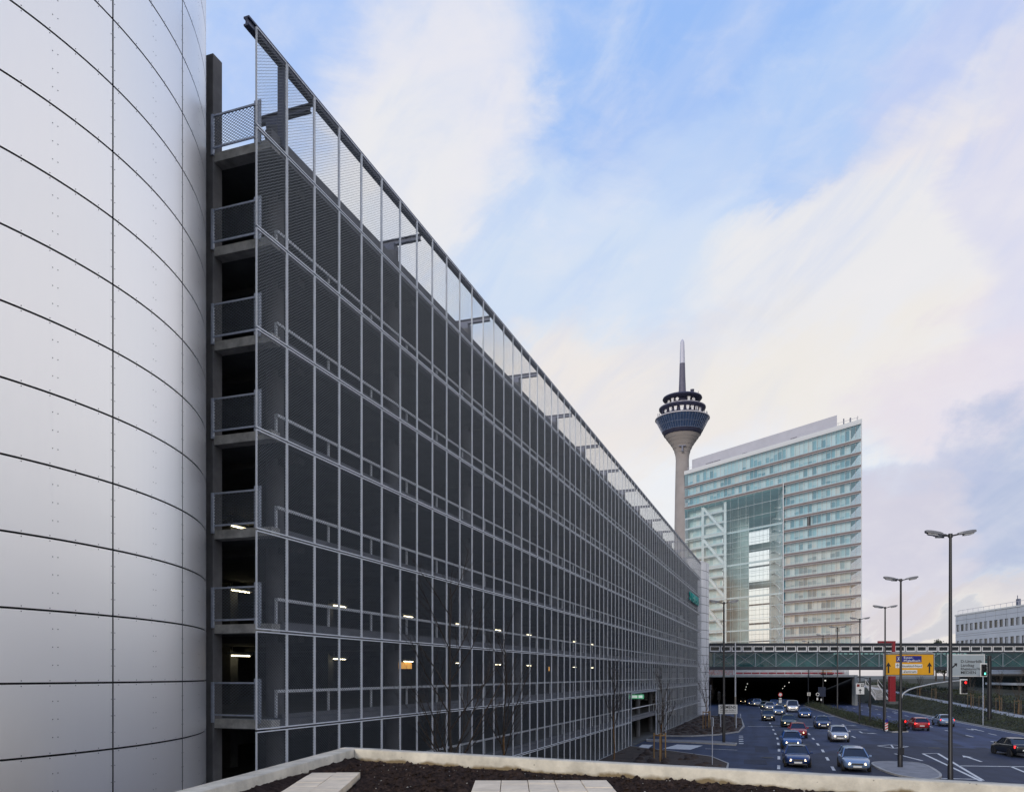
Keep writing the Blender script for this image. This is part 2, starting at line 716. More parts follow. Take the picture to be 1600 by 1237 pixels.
# railings across the open near end
gv, gq = strands(1.62, .92, 21, 26, .017)
inf = None
for k, z in enumerate(LINES):
    if k == 0:
        continue
    zb, zt = z + .24, z + 1.32
    mb = MB()
    y0, y1 = .48, 2.16
    mb.box(S0 - .06, S0 - .02, y0, y1, zt - .05, zt)
    mb.box(S0 - .06, S0 - .02, y0, y1, zb + .1, zb + .15)
    mb.box(S0 - .1, S0 - .02, y1 - .07, y1, zb - .1, zt)
    mb.box(S0 - .1, S0 - .02, y0, y0 + .04, zb - .1, zt)
    mb.box(S0 - .02, S0 + .0, y0, y0 + .24, zb, zt + .1)
    rl = mb.build('end_railing', steel, garage)
    if inf is None:
        V = gv[:, [1, 0, 2]].copy()
        V[:, 0] += S0 - .04
        V[:, 1] += y0 + .03
        inf = np_mesh('railing_mesh', V, gq, strand, rl)
        inf.location.z = zb + .16
    else:
        i2 = link('railing_mesh', inf.data, rl)
        i2.location.z = zb + .16

# entrance on the street: jambs, lintel, ramp kerb
sa, sb = ENT0 * PW, ENT1 * PW
mb = MB()
mb.box(sa, sa + .10, .0, .12, 0, 4.86)
mb.box(sb - .10, sb, .0, .12, 0, 4.86)
mb.box(sa + .10, sb - .10, .02, .3, 4.7, 4.87)
mb.build('entrance_frame', steel, garage)
mb = MB()
mb.lathe([(.3, 0), (.3, 4.9)], 18, (sa + 6.6, 2.2))
mb.build('entrance_column', concrete, garage, smooth=40)
ground_in = MB()
ground_in.box(S0, S1, .06, 16.5, -.25, .03)
ground_in.build('ground_deck', concrete_dark, garage)

# strip lights under the decks
lamp_glow = lit('lamp_tube', (1, .88, .58), 9)
lamp_body = M('lamp_body', (.5, .5, .48), .5, var=0)
ordinal = ['first', 'second', 'third', 'fourth', 'fifth', 'sixth', 'seventh', 'eighth', 'ninth', 'tenth', 'eleventh', 'twelfth', 'thirteenth', 'fourteenth', 'fifteenth', 'sixteenth', 'seventeenth', 'eighteenth', 'nineteenth', 'twentieth']
lamp_proto = None
for (zc, lvl, ks) in ((LINES[2] - .40, 'second lowest lit deck', range(0, 9)), (LINES[3] - .36, 'third lowest lit deck', range(0, 9)), (LINES[4] - .36, 'highest lit deck', range(0, 1))):
    for k in ks:
        s = 10.6 + 8.02 * k
        lab = ('glowing strip lamp on the %s, %s from the riveted drum' % (lvl, ordinal[k])) if len(ks) > 1 else 'single glowing strip lamp on the highest lit deck behind the end railing'
        loc = gp(s, 8.8, zc)
        if lamp_proto is None:
            lamp_proto = thing('strip_lamp', lab, 'lamp', loc, GRZ, 'strip lamps lit inside the parking garage')
            b = MB()
            b.box(-.78, .78, -.07, .07, .05, .16)
            b.box(-.55, -.53, -.01, .01, .16, .36)
            b.box(.53, .55, -.01, .01, .16, .36)
            b.build('housing', lamp_body, lamp_proto)
            b = MB()
            b.tube([(-.6, 0, 0), (.6, 0, 0)], .022, 8)
            b.build('tube', lamp_glow, lamp_proto)
        else:
            copy_thing(lamp_proto, loc, GRZ, lab)
for k, (s, z, lab) in enumerate(((26.6, 7.02, 'wide amber lamp box glowing on the deck above the street trees'), (58.6, 7.02, 'small amber lamp box glowing on the deck before the entrance'))):
    t = thing('amber_lamp', lab, 'lamp', gp(s, 9.0, z), GRZ, 'amber lamp boxes inside the parking garage')
    b = MB(); b.box(-.6, .6, -.15, .15, -.2, .2); b.build('glass', lit('amber_glass', (1, .50, .12), .9), t)
    b = MB(); b.box(-.64, .64, -.17, .17, .2, .26); b.box(-.02, .02, -.02, .02, .26, .6); b.build('bracket', lamp_body, t)
# exit sign over the entrance
t = thing('exit_sign', 'small lit green and white sign hanging over the garage entrance', 'sign', gp(sa + 5.2, .55, 4.12), 0)
b = MB(); b.box(-.75, .75, -.06, .06, 0, .42); b.bar((-.5, 0, .42), (-.5, 0, .75), .04); b.bar((.5, 0, .42), (.5, 0, .75), .04); b.build('board', lit('sign_green', (.10, .50, .25), .3), t)
b = MB(); b.box(-.6, .1, -.072, -.062, .09, .33); b.box(.22, .6, -.072, -.062, .09, .33); b.build('white_field', lit('sign_white', (.8, .95, .85), .4), t)

# company letters on the screen
fs = thing('facade_letters', 'row of raised teal letters high on the garage screen near its far end', 'sign', gp(99.9, -.25, 17.35), GRZ)
teal = M('teal_enamel', (.0, .42, .36), .4, var=.08)
for i, ch in enumerate('SIEMENS'):
    text_mesh(ch, 1.75, teal, fs, ((i - 3) * 1.62 + (.1 if ch == 'I' else 0), 0, 0), extrude=.09, sx=1.15, name='letter', offset=.02)
b = MB(); b.box(-5.8, 5.8, .06, .12, -.55, -.48); b.box(-5.8, 5.8, .06, .12, .48, .55)
for x in (-5, -1.7, 1.7, 5):
    b.box(x - .03, x + .03, .1, .2, -.6, .6)
b.build('letter_rail', dark_steel, fs)

# ------------------------------------------------------------------ ramp drums with metal cladding
clad = bpy.data.materials.new('cladding_metal')
clad.use_nodes = True
n_ = clad.node_tree
pb = n_.nodes['Principled BSDF']
pb.inputs['Metallic'].default_value = .85
pb.inputs['Roughness'].default_value = .36
tc_ = n_.nodes.new('ShaderNodeTexCoord')
mp_ = n_.nodes.new('ShaderNodeMapping')
mp_.inputs['Scale'].default_value = (9, 9, .5)
n_.links.new(tc_.outputs['Object'], mp_.inputs[0])
no_ = n_.nodes.new('ShaderNodeTexNoise')
no_.inputs['Scale'].default_value = 3
no_.inputs['Detail'].default_value = 6
n_.links.new(mp_.outputs[0], no_.inputs['Vector'])
rr_ = n_.nodes.new('ShaderNodeMapRange')
rr_.inputs[3].default_value = .33
rr_.inputs[4].default_value = .43
n_.links.new(no_.outputs['Fac'], rr_.inputs[0])
n_.links.new(rr_.outputs[0], pb.inputs['Roughness'])
oi_ = n_.nodes.new('ShaderNodeObjectInfo')
cr_ = n_.nodes.new('ShaderNodeValToRGB')
cr_.color_ramp.elements[0].color = (.90, .90, .91, 1)
cr_.color_ramp.elements[1].color = (.97, .96, .96, 1)
n_.links.new(oi_.outputs['Random'], cr_.inputs[0])
n_.links.new(cr_.outputs[0], pb.inputs['Base Color'])
n3_ = n_.nodes.new('ShaderNodeTexNoise')
n3_.inputs['Scale'].default_value = .9
n3_.inputs['Detail'].default_value = 2
n_.links.new(tc_.outputs['Object'], n3_.inputs['Vector'])
bp_ = n_.nodes.new('ShaderNodeBump')
bp_.inputs['Strength'].default_value = .06
bp_.inputs['Distance'].default_value = .05
n_.links.new(n3_.outputs['Fac'], bp_.inputs['Height'])
n_.links.new(bp_.outputs[0], pb.inputs['Normal'])
joint = M('joint_black', (.006, .006, .008), .8, var=0)
rivet = M('rivet_steel', (.10, .10, .12), .5, .4, var=0)

RAD = 9.75
NSEG = 22
STEP = 2 * math.pi / NSEG


def panel_geo(mb, a0, z0, h=1.375, gap=.040, n=12, riv=True):
    ga = gap / 2 / RAD
    for i in range(n):
        b0 = a0 + ga + (STEP - 2 * ga) * i / n
        b1 = a0 + ga + (STEP - 2 * ga) * (i + 1) / n
        c0, s0, c1, s1 = math.cos(b0), math.sin(b0), math.cos(b1), math.sin(b1)
        zl, zh = z0 + gap / 2, z0 + h - gap / 2
        mb.add([(RAD * c0, RAD * s0, zl), (RAD * c1, RAD * s1, zl), (RAD * c1, RAD * s1, zh), (RAD * c0, RAD * s0, zh)], [(0, 1, 2, 3)])
        r2 = RAD - .03
        mb.add([(r2 * c0, r2 * s0, zl), (r2 * c1, r2 * s1, zl), (RAD * c1, RAD * s1, zl), (RAD * c0, RAD * s0, zl)], [(0, 1, 2, 3)])
        mb.add([(r2 * c0, r2 * s0, zh), (r2 * c1, r2 * s1, zh), (RAD * c1, RAD * s1, zh), (RAD * c0, RAD * s0, zh)], [(3, 2, 1, 0)])
    if not riv:
        return
    mb.cur = 1
    pos = []
    e = .05
    w = STEP * RAD
    for k in range(1, 4):
        zz = k / 4 * h
        pos += [(e, zz), (w - e, zz)]
        if k != 2 or True:
            pos += [(w / 2 - .055, zz), (w / 2 + .055, zz)]
    for k in range(0, 5):
        pos += [(w * (k + .12) / 5 + .1, e), (w * (k + .12) / 5 + .1, h - e)]
    for (t, zz) in pos:
        a = a0 + t / RAD
        cx, cy_ = (RAD + .003) * math.cos(a), (RAD + .003) * math.sin(a)
        vs = []
        for q in range(6):
            al = q * math.pi / 3
            du, dz = .0115 * math.cos(al), .0115 * math.sin(al)
            vs.append((cx - math.sin(a) * du, cy_ + math.cos(a) * du, z0 + zz + dz))
        mb.add(vs, [tuple(range(6))])
    mb.cur = 0


def drum(center, label, a_off, z_base, nrow, near):
    t = thing('ramp_drum', label, 'ramp tower', center, 0, 'round ramp towers at the garage ends')
    mb = MB()
    top = z_base + nrow * 1.375
    mb.lathe([(RAD - .035, -.5), (RAD - .035, top), (RAD - .3, top), (RAD - .3, top - .8)], 96)
    mb.build('core', joint, t, smooth=40)
    mb = MB()
    mb.lathe([(RAD - .06, top - .02), (RAD + .01, top - .02), (RAD + .01, top + .1), (RAD - .35, top + .1)], 96)
    mb.build('coping', alu_white, t, smooth=40)
    if near:
        mb = MB()
        panel_geo(mb, 0, 0)
        me = mb.mesh('cladding_panel', [clad, rivet], 30)
        visible = [k for k in range(NSEG) if -48 < ((math.degrees(a_off + k * STEP) + 180) % 360) - 180 < 30]
        for r in range(nrow):
            for k in visible:
                p = link('cladding_panel', me, t)
                p.location.z = z_base + r * 1.375
                p.rotation_euler.z = a_off + k * STEP
        other = [k for k in range(NSEG) if k not in visible]
        rest_name = 'rear_cladding'
    else:
        other = range(NSEG)
        rest_name = 'cladding'
    mb = MB()
    for r in range(nrow):
        for k in other:
            panel_geo(mb, a_off + k * STEP, z_base + r * 1.375, n=6, riv=False, gap=.045 if near else .07)
    o = mb.build(rest_name, [clad if near else alu_white, rivet], t, smooth=30)
    o['kind'] = 'stuff'
    return t


drum((-17.72, 19.04, 0), 'huge round tower clad in satin metal panels with dark joints and rivets', R(-14.5) , 6.288 - 1.375 * 5, 24 - 4, True)
fc = gp(LEN + 6.17, 9.2)
drum((fc.x, fc.y, 0), 'pale round tower closing the far end of the parking garage', R(-30), -.05, 18, False)
# ------------------------------------------------------------------ roof terrace in front: parapet, soil, slab paths
K = Vector((-3.34, 16.1, 0))
E1 = Vector((.880, -.4745, 0)).normalized()
E2 = Vector((-.137, -.9905, 0)).normalized()
PT = 5.0


def tp(a, b, z=0.):
    p = K + E1 * a + E2 * b
    return Vector((p.x, p.y, z))


terr_conc = M('parapet_concrete', (.58, .525, .42), .95, var=.24, scale=2.2, bump=.35, bscale=26, detail=9)
# pits and dark air holes in the cast concrete
n_ = terr_conc.node_tree
pbs = n_.nodes['Principled BSDF']
vo = n_.nodes.new('ShaderNodeTexVoronoi')
vo.inputs['Scale'].default_value = 7
tco = n_.nodes.new('ShaderNodeTexCoord')
n_.links.new(tco.outputs['Object'], vo.inputs['Vector'])
mr = n_.nodes.new('ShaderNodeMapRange')
mr.inputs[1].default_value = .05
mr.inputs[2].default_value = .12
n_.links.new(vo.outputs['Distance'], mr.inputs[0])
nz = n_.nodes.new('ShaderNodeTexNoise')
nz.inputs['Scale'].default_value = 5
n_.links.new(tco.outputs['Object'], nz.inputs['Vector'])
mr2 = n_.nodes.new('ShaderNodeMapRange')
mr2.inputs[1].default_value = .60
mr2.inputs[2].default_value = .52
n_.links.new(nz.outputs['Fac'], mr2.inputs[0])
mx = n_.nodes.new('ShaderNodeMath')
mx.operation = 'MAXIMUM'
n_.links.new(mr.outputs[0], mx.inputs[0])
n_.links.new(mr2.outputs[0], mx.inputs[1])
mixc = n_.nodes.new('ShaderNodeMix')
mixc.data_type = 'RGBA'
old = pbs.inputs['Base Color'].links[0].from_socket
n_.links.new(mx.outputs[0], mixc.inputs[0])
mixc.inputs[6].default_value = (.05, .045, .04, 1)
n_.links.new(old, mixc.inputs[7])
# brown earth splashed on the lower face
sepz = n_.nodes.new('ShaderNodeSeparateXYZ')
n_.links.new(tco.outputs['Object'], sepz.inputs[0])
nz2 = n_.nodes.new('ShaderNodeTexNoise')
nz2.inputs['Scale'].default_value = 2.6
nz2.inputs['Detail'].default_value = 7
n_.links.new(tco.outputs['Object'], nz2.inputs['Vector'])
am = n_.nodes.new('ShaderNodeMath')
am.operation = 'MULTIPLY_ADD'
n_.links.new(nz2.outputs['Fac'], am.inputs[0])
am.inputs[1].default_value = -.26
n_.links.new(sepz.outputs[2], am.inputs[2])
mr3 = n_.nodes.new('ShaderNodeMapRange')
mr3.inputs[1].default_value = 4.665
mr3.inputs[2].default_value = 4.72
n_.links.new(am.outputs[0], mr3.inputs[0])
mixd = n_.nodes.new('ShaderNodeMix')
mixd.data_type = 'RGBA'
n_.links.new(mr3.outputs[0], mixd.inputs[0])
mixd.inputs[6].default_value = (.20, .145, .075, 1)
n_.links.new(mixc.outputs[2], mixd.inputs[7])
n_.links.new(mixd.outputs[2], pbs.inputs['Base Color'])

tb = tag(bpy.data.objects.new('terrace_building', None), 'roof terrace with a low concrete parapet around a bed of dark soil', 'roof terrace')
COL.objects.link(tb)
PWD = .36
mb = MB()
mb.prism([tp(.02, .02), tp(22, .02), tp(22, 24), tp(.02, 24)][::-1], 0, 4.55)
mb.build('wall', concrete, tb)


def parapet(name, along, L, cut):
    """one wall with slightly worn, wavering edges"""
    V, Q = [], []
    n = 160
    prof = [(0, 3.9), (0, PT - .012), (.012, PT), (PWD - .012, PT + .004), (PWD, PT - .010), (PWD + .01, 4.6)]
    for i in range(n + 1):
        t = L * i / n
        for j, (w, z) in enumerate(prof):
            if along == 1:
                a, b = max(t, w if cut else 0), w
            else:
                a, b = w, max(t, PWD + .015)
            p = tp(a, b, z)
            d = mnoise.noise((p.x * 1.7, p.y * 1.7, z * 3)) * .004 + mnoise.noise((p.x * 7, p.y * 7, z * 9)) * .002
            V.append((p.x + d, p.y + d * .5, z + d))
    m = len(prof)
    for i in range(n):
        for j in range(m - 1):
            a = i * m + j
            Q.append((a, a + 1, a + m + 1, a + m))
    if along == 2:
        Q = [q[::-1] for q in Q]
    return np_mesh(name, V, Q, terr_conc, tb, smooth=False)


parapet('parapet', 1, 14, False)
parapet('parapet', 2, 12, False)

# the soil: one displaced sheet
pts_a = np.concatenate([np.linspace(PWD - .05, 9.5, 420), np.linspace(9.7, 21.5, 14)])
pts_b = np.concatenate([np.linspace(PWD - .05, 6.2, 190), np.linspace(6.5, 23.5, 14)])


def soil_h(x, y):
    h = mnoise.fractal((x * 1.1, y * 1.1, 3.1), .9, 2.1, 4) * .035
    c = mnoise.noise((x * 5.5, y * 5.5, 7.7))
    h += max(0, c) ** 1.2 * .13
    c = mnoise.noise((x * 14, y * 14, 1.7))
    h += max(0, c) * .06
    h += mnoise.noise((x * 31, y * 31, 2.2)) * .012
    return h


SZ = 4.765
paths = [(-3.52, 0, .87, 2), (.40, 0, 2.1, 5)]
V = []
for b in pts_b:
    for a in pts_a:
        p = tp(a, b)
        h = soil_h(p.x, p.y)
        edge = min(a - PWD, b - PWD)
        h = h * min(1, .35 + max(edge, 0) * 1.6) + .012 * math.exp(-max(edge, 0) / .16)
        h += .075 * math.exp(-max(a - PWD, 0) / .14) * (1 if a < 3 else 0)
        k1 = max(abs(p.x + 2.885 - (13.2 - p.y) * .052) - .42, p.y - 13.2)
        k2 = max(abs(p.x - .44) - 1.01, p.y - 12.23)
        k = min(k1, k2)
        if k < .01:
            h = -.05
        elif k < .12:
            h = min(h, .02 + (k - .01) * .5)
        V.append((p.x, p.y, SZ + h))
na = len(pts_a)
Q = [(j * na + i, (j + 1) * na + i, (j + 1) * na + i + 1, j * na + i + 1) for j in range(len(pts_b) - 1) for i in range(na - 1)]
soil_o = np_mesh('planting_soil', V, Q, soil, None, smooth=True)
soil_o['kind'] = 'structure'
# clods and pale grit
rng = random.Random(3)
cl = MB()
for i in range(5200):
    a, b = rng.uniform(PWD, 8.8), PWD + rng.random() ** 1.2 * 4.6
    p = tp(a, b)
    if (abs(p.x + 2.85) < .6 and p.y < 13.3) or (abs(p.x - .44) < 1.1 and p.y < 12.3):
        continue
    r = rng.choice((.008, .012, .018, .03, .04)) * rng.uniform(.7, 1.3)
    cl.cur = 1 if r < .02 and rng.random() < .16 else 0
    z = SZ + soil_h(p.x, p.y) * min(1, .35 + (min(a, b) - PWD) * 1.6) + r * .2
    if a - PWD < .08 or b - PWD < .08:
        continue
    ph = rng.random() * 6
    vs = [(p.x + r * math.cos(ph + k * 1.257) * rng.uniform(.7, 1.2), p.y + r * math.sin(ph + k * 1.257) * rng.uniform(.7, 1.2), z) for k in range(5)]
    vs += [(p.x + r * .3, p.y, z + r * rng.uniform(.5, .9)), (p.x, p.y, z - r)]
    cl.add(vs, [(k, (k + 1) % 5, 5) for k in range(5)] + [((k + 1) % 5, k, 6) for k in range(5)])
o = cl.build('soil_clods', [soil, M('grit', (.36, .33, .28), .9, var=.3)])
o['kind'] = 'stuff'

slab_m = M('paving_slab', (.76, .63, .46), .95, var=.14, scale=3.2, bump=.12, bscale=60, detail=8)
for (x0, ncol, ytop, sk) in ((-3.305, 2, 13.2, -.052), (-.567, 5, 12.23, 0.0)):
    mb = MB()
    for i in range(ncol):
        for j in range(9):
            x = x0 + i * .403
            y = ytop - (j + 1) * .403
            dz = rng.uniform(-.004, .004)
            mb.box(x + .005, x + .398, y + .005, y + .398, SZ - .03, SZ + .075 + dz, fn=lambda X, Y, Z, y0=ytop, sk=sk: (X + (Y - y0) * sk, Y, Z))
    o = mb.build('path', slab_m, None, bevel=.004)
    o['kind'] = 'structure'
# ------------------------------------------------------------------ ground, roads, markings
asphalt = M('asphalt', (.036, .048, .086), .75, var=.22, scale=.5, bump=.25, bscale=30, detail=10, spec=.25)
asphalt_far = M('asphalt_sky_tint', (.034, .048, .098), .7, var=.18, scale=.4, bump=.2, bscale=30, detail=10, spec=.25)  # bluer copy: sky reflection at grazing angles put into the colour
asphalt_dark = M('asphalt_dark', (.022, .028, .050), .72, var=.2, scale=.5, bump=.25, bscale=30, detail=10, spec=.25)


def wear(mat, amt=.3):
    """tyre-polished lanes and darker drips along the direction of travel, laid over the noise"""
    t_ = mat.node_tree
    bs = t_.nodes['Principled BSDF']
    old = bs.inputs['Base Color'].links[0].from_socket
    tc_ = t_.nodes.new('ShaderNodeTexCoord')
    mp_ = t_.nodes.new('ShaderNodeMapping')
    mp_.vector_type = 'TEXTURE'
    mp_.inputs['Rotation'].default_value = (0, 0, R(-16.2))
    mp_.inputs['Scale'].default_value = (1.0, 26, 1)
    t_.links.new(tc_.outputs['Object'], mp_.inputs[0])
    n1 = t_.nodes.new('ShaderNodeTexNoise')
    n1.inputs['Scale'].default_value = .75
    n1.inputs['Detail'].default_value = 5
    t_.links.new(mp_.outputs[0], n1.inputs['Vector'])
    n2 = t_.nodes.new('ShaderNodeTexNoise')
    n2.inputs['Scale'].default_value = .16
    n2.inputs['Detail'].default_value = 6
    n2.inputs['Roughness'].default_value = .7
    t_.links.new(tc_.outputs['Object'], n2.inputs['Vector'])
    ad = t_.nodes.new('ShaderNodeMath')
    ad.operation = 'ADD'
    t_.links.new(n1.outputs['Fac'], ad.inputs[0])
    t_.links.new(n2.outputs['Fac'], ad.inputs[1])
    mr_ = t_.nodes.new('ShaderNodeMapRange')
    mr_.inputs[1].default_value = .72
    mr_.inputs[2].default_value = 1.28
    mr_.inputs[3].default_value = 1 - amt
    mr_.inputs[4].default_value = 1 + amt * 1.3
    t_.links.new(ad.outputs[0], mr_.inputs[0])
    vm = t_.nodes.new('ShaderNodeVectorMath')
    vm.operation = 'SCALE'
    t_.links.new(old, vm.inputs[0])
    t_.links.new(mr_.outputs[0], vm.inputs[3])
    t_.links.new(vm.outputs[0], bs.inputs['Base Color'])


for m_ in (asphalt, asphalt_far, asphalt_dark):
    wear(m_, .38)
kerb_m = M('kerb_stone', (.36, .35, .33), .85, var=.18, scale=4)
earth = M('earth', (.045, .030, .022), .95, var=.5, scale=1.2, bump=.9, bscale=8, detail=10)
leaf = M('leaf_dark', (.022, .034, .014), .7, var=.55, scale=1.5)
leaf2 = M('leaf_olive', (.040, .044, .018), .7, var=.5, scale=1.7)
paving = M('paving', (.22, .22, .23), .85, var=.2, scale=1.2)


def sheet(name, pts, z, mat, kind='structure'):
    mb = MB()
    mb.poly([(p[0], p[1], z) for p in pts])
    o = mb.build(name, mat)
    o['kind'] = kind
    return o


mb = MB()
mb.add([(-3000, -600, -.3), (3000, -600, -.3), (3000, 4500, -.3), (-3000, 4500, -.3)], [(0, 1, 2, 3)])
o = mb.build('ground', M('ground_mix', (.08, .085, .075), .9, var=.4, scale=.02, detail=8))
o['kind'] = 'structure'


def xk(Y):      # kerb on the far side of the street
    return 33.2 + .254 * Y


def xl(Y):      # near side kerb
    return .284 * Y - .25


def xm(Y):      # near edge of the hedge strip
    return 44.6 + .253 * (Y - 103)


sheet('road', [(gp(-20, -.2).x, gp(-20, -.2).y), (45, 5), (xk(40), 40), (xk(170), 170), (36.5, 170), (gp(112, -.1).x, gp(112, -.1).y)], 0, asphalt)
sheet('road', [(46.2, 90.5), (45.9, 84), (38, 70), (34.5, 60), (31, 50), (26, 38), (43.0, 38), (xk(60), 60), (xk(170), 170), (xm(170) + 2.6, 170)], .008, asphalt_far)
sheet('road', [(20, 60), (33, 74.5), (46.5, 66), (48, 58), (44.2, 47), (30, 44), (20, 52)], .012, asphalt_dark)
# the tunnel floor falls away
mb = MB()
mb.add([(36.5, 170, 0), (77, 170, 0), (82, 190, 0), (41, 190, 0), (98, 262, -5), (57, 262, -5)], [(0, 1, 2, 3), (3, 2, 4, 5)])
o = mb.build('road', asphalt)
o['kind'] = 'structure'

MK = .018
marks = MB()


def mline(p, q, w=.14):
    p, q = Vector((p[0], p[1], 0)), Vector((q[0], q[1], 0))
    d = (q - p).normalized()
    n = Vector((-d.y, d.x, 0)) * w / 2
    marks.poly([(a.x, a.y, MK) for a in (p - n, q - n, q + n, p + n)])


def dashes(pts, dl, gap, w=.2, start=0., stop=None):
    P = [Vector((x, y, 0)) for x, y in pts]
    seg = [(P[i], P[i + 1], (P[i + 1] - P[i]).length) for i in range(len(P) - 1)]
    tot = sum(s[2] for s in seg)

    def pos(t):
        for a, b, l in seg:
            if t <= l:
                return a.lerp(b, t / l)
            t -= l
        return P[-1]
    t = start
    while t + dl < (stop or tot):
        mline(pos(t), pos(t + dl), w)
        t += dl + gap


L1 = [(18.0, 54), (23.2, 69.5), (27.0, 81.4), (33.8, 104.6), (46.6, 150), (51.6, 168)]
L2 = [(21.4, 53), (26.8, 69.2), (30.5, 81.1), (37.6, 104.6), (50.4, 150), (55.2, 168)]
L3 = [(35.0, 81.5), (41.4, 104.6), (54.0, 150), (58.6, 168)]
dashes(L1, 2.5, 4.1, .2, .6)
dashes(L2, 2.5, 4.2, .2, .8)
dashes(L3, 2.5, 4.4, .2, .2)
# bay between road and side street: short blocks
for i in range(5):
    y = 74.5 + i * 2.3
    mline((xl(y) + .4, y), (xl(y) + .68, y + .75), .42)
for i in range(8):
    y = 100 + i * 4.2
    mline((xl(y) + .45, y), (xl(y) + .45 + .55, y + 1.9), .16)
mline((29.4, 99.8), (37.7, 99.8), .32)
mline((39.3, 93.6), (41.6, 93.6), .32)
# far carriageway lanes
for dx in (-3.25, -6.5):
    dashes([(xk(58) + dx, 58), (xk(168) + dx, 168)], 2.6, 5.4, .18, 1.5 if dx < -5 else 4.0)
mline((xk(50) - .35, 50), (xk(168) - .35, 168), .14)
mline(gr(1498, 1196)[:2], gr(1640, 1198)[:2], .3)
mline(gr(1444, 1215)[:2], gr(1524, 1217)[:2], .25)
mline(gr(1442, 1177)[:2], gr(1533, 1220)[:2], .2)
mline(gr(1465, 1176.5)[:2], gr(1536, 1219)[:2], .2)
mline(gr(1442, 1177)[:2], gr(1465, 1176.5)[:2], .2)
mline(gr(1578, 1196.5)[:2], gr(1640, 1222)[:2], .18)
mline(gr(1398, 1177)[:2], gr(1441, 1188)[:2], .2)
dia = [gr(*p) for p in ((1371.5, 1164.8), (1392, 1162.8), (1419.3, 1165.9), (1396.5, 1168.6))]
for i in range(4):
    mline(dia[i][:2], dia[(i + 1) % 4][:2], .18)
mline(dia[1][:2], dia[3][:2], .14)


def arrow(x, y, ang, kind='straight', L=4.6, flip=1):
    c, s = math.cos(ang), math.sin(ang)

    def T(u, v):
        return (x + u * c - v * s, y + u * s + v * c)
    if kind == 'straight':
        poly = [(-L / 2, -.1), (L * .18, -.1), (L * .18, -.34), (L / 2, 0), (L * .18, .34), (L * .18, .1), (-L / 2, .1)]
        marks.poly([(*T(u, v), MK) for u, v in poly])
    else:
        marks.poly([(*T(u, v), MK) for u, v in [(-L / 2, -.1), (.3, -.1), (.3, .1), (-L / 2, .1)]])
        marks.poly([(*T(u, v * flip), MK + .003) for u, v in [(.1, -.05), (.75, .75), (.55, .9), (-.1, .1)]])
        marks.poly([(*T(u, v * flip), MK + .006) for u, v in [(.95, .35), (1.05, 1.45), (.05, 1.05)]])


A_IN = math.atan2(-.955, -.29)
A_OUT = math.atan2(.97, .25)
for (px, py) in ((1289, 1118), (1319, 1132.5), (1347, 1144.5)):
    p = gr(px, py)
    arrow(p.x, p.y, A_IN, 'turn', 4.8, 1)
for (px, py) in ((1527, 1140), (1518, 1184.5), (1451, 1121.5), (1399, 1112)):
    p = gr(px, py)
    arrow(p.x, p.y, A_OUT, 'straight', 4.8)
# side street to the garage
for (a, b, w) in (((1057, 1170), (1078, 1163.5), 2.4), ((1102, 1169.2), (1152, 1171.4), .2)):
    mline(gr(*a)[:2], gr(*b)[:2], w)
mline(gr(1000, 1171)[:2], gr(1012, 1163)[:2], 1.0)
patch = MB()
for (px, py, L_, W_) in ((1190, 1170, 6, 1.1), (1262, 1178, 8, .9), (1225, 1146, 9, 1.4), (1310, 1142, 7, 1.0), (1180, 1190, 3, 1.6), (1480, 1160, 8, 1.2), (1545, 1172, 6, 1.0), (1500, 1147, 9, .9)):
    p = gr(px, py)
    d = Vector((.28, .96, 0)).normalized()
    n = Vector((.96, -.28, 0)).normalized()
    patch.poly([(q.x, q.y, .0145) for q in (p - d * L_ / 2 - n * W_ / 2, p + d * L_ / 2 - n * W_ / 2, p + d * L_ / 2 + n * W_ / 2, p - d * L_ / 2 + n * W_ / 2)])
po = patch.build('road_patch', asphalt_dark)
po['kind'] = 'structure'
for i, (px, py, lab) in enumerate(((1199, 1183, 'round iron manhole cover in the empty near lane'), (1256, 1163, 'round iron manhole cover between the two middle lanes'), (1460, 1168, 'round iron manhole cover on the far carriageway near the island'))):
    p = gr(px, py)
    t = thing('manhole_cover', lab, 'manhole cover', (p.x, p.y, .019), 0, 'manhole covers in the road')
    b = MB(); b.lathe([(.40, 0), (.42, .006), (.36, .006), (.36, .002), (.001, .003)], 24); b.build('lid', M('iron_lid', (.02, .02, .022), .6, .4, var=.3, scale=20), t)
    b = MB(); b.lathe([(.5, -.003), (.5, .004), (.42, .004)], 24); b.build('frame', M('lid_frame', (.09, .09, .10), .8, var=.2), t)
o = marks.build('road_markings', white_paint)
o['kind'] = 'structure'


# ------------------------------------------------------------------ verges: kerbs and planting beds
def offset_in(pts, d):
    n = len(pts)
    out = []
    c = sum((Vector((p[0], p[1])) for p in pts), Vector((0, 0))) / n
    for p in pts:
        v = c - Vector((p[0], p[1]))
        q = Vector((p[0], p[1])) + v.normalized() * min(d * 1.3, v.length * .5)
        out.append((q.x, q.y))
    return out


def kerbed(name, pts, bed_mat, h=.13, kw=.18):
    """a bed or island: kerb ring with its top a step above the road, filled with earth or paving"""
    mb = MB()
    n = len(pts)
    ins = offset_in(pts, kw)
    for i in range(n):
        j = (i + 1) % n
        a, b, c, d = pts[i], pts[j], ins[j], ins[i]
        mb.add([(a[0], a[1], -.1), (b[0], b[1], -.1), (a[0], a[1], h), (b[0], b[1], h), (c[0], c[1], h), (d[0], d[1], h)], [(0, 1, 3, 2), (2, 3, 4, 5)])
    k = mb.build('kerb', kerb_m)
    k['kind'] = 'structure'
    mb = MB()
    mb.poly([(p[0], p[1], h - .012) for p in ins])
    o = mb.build(name, bed_mat)
    o['kind'] = 'structure'
    return ins


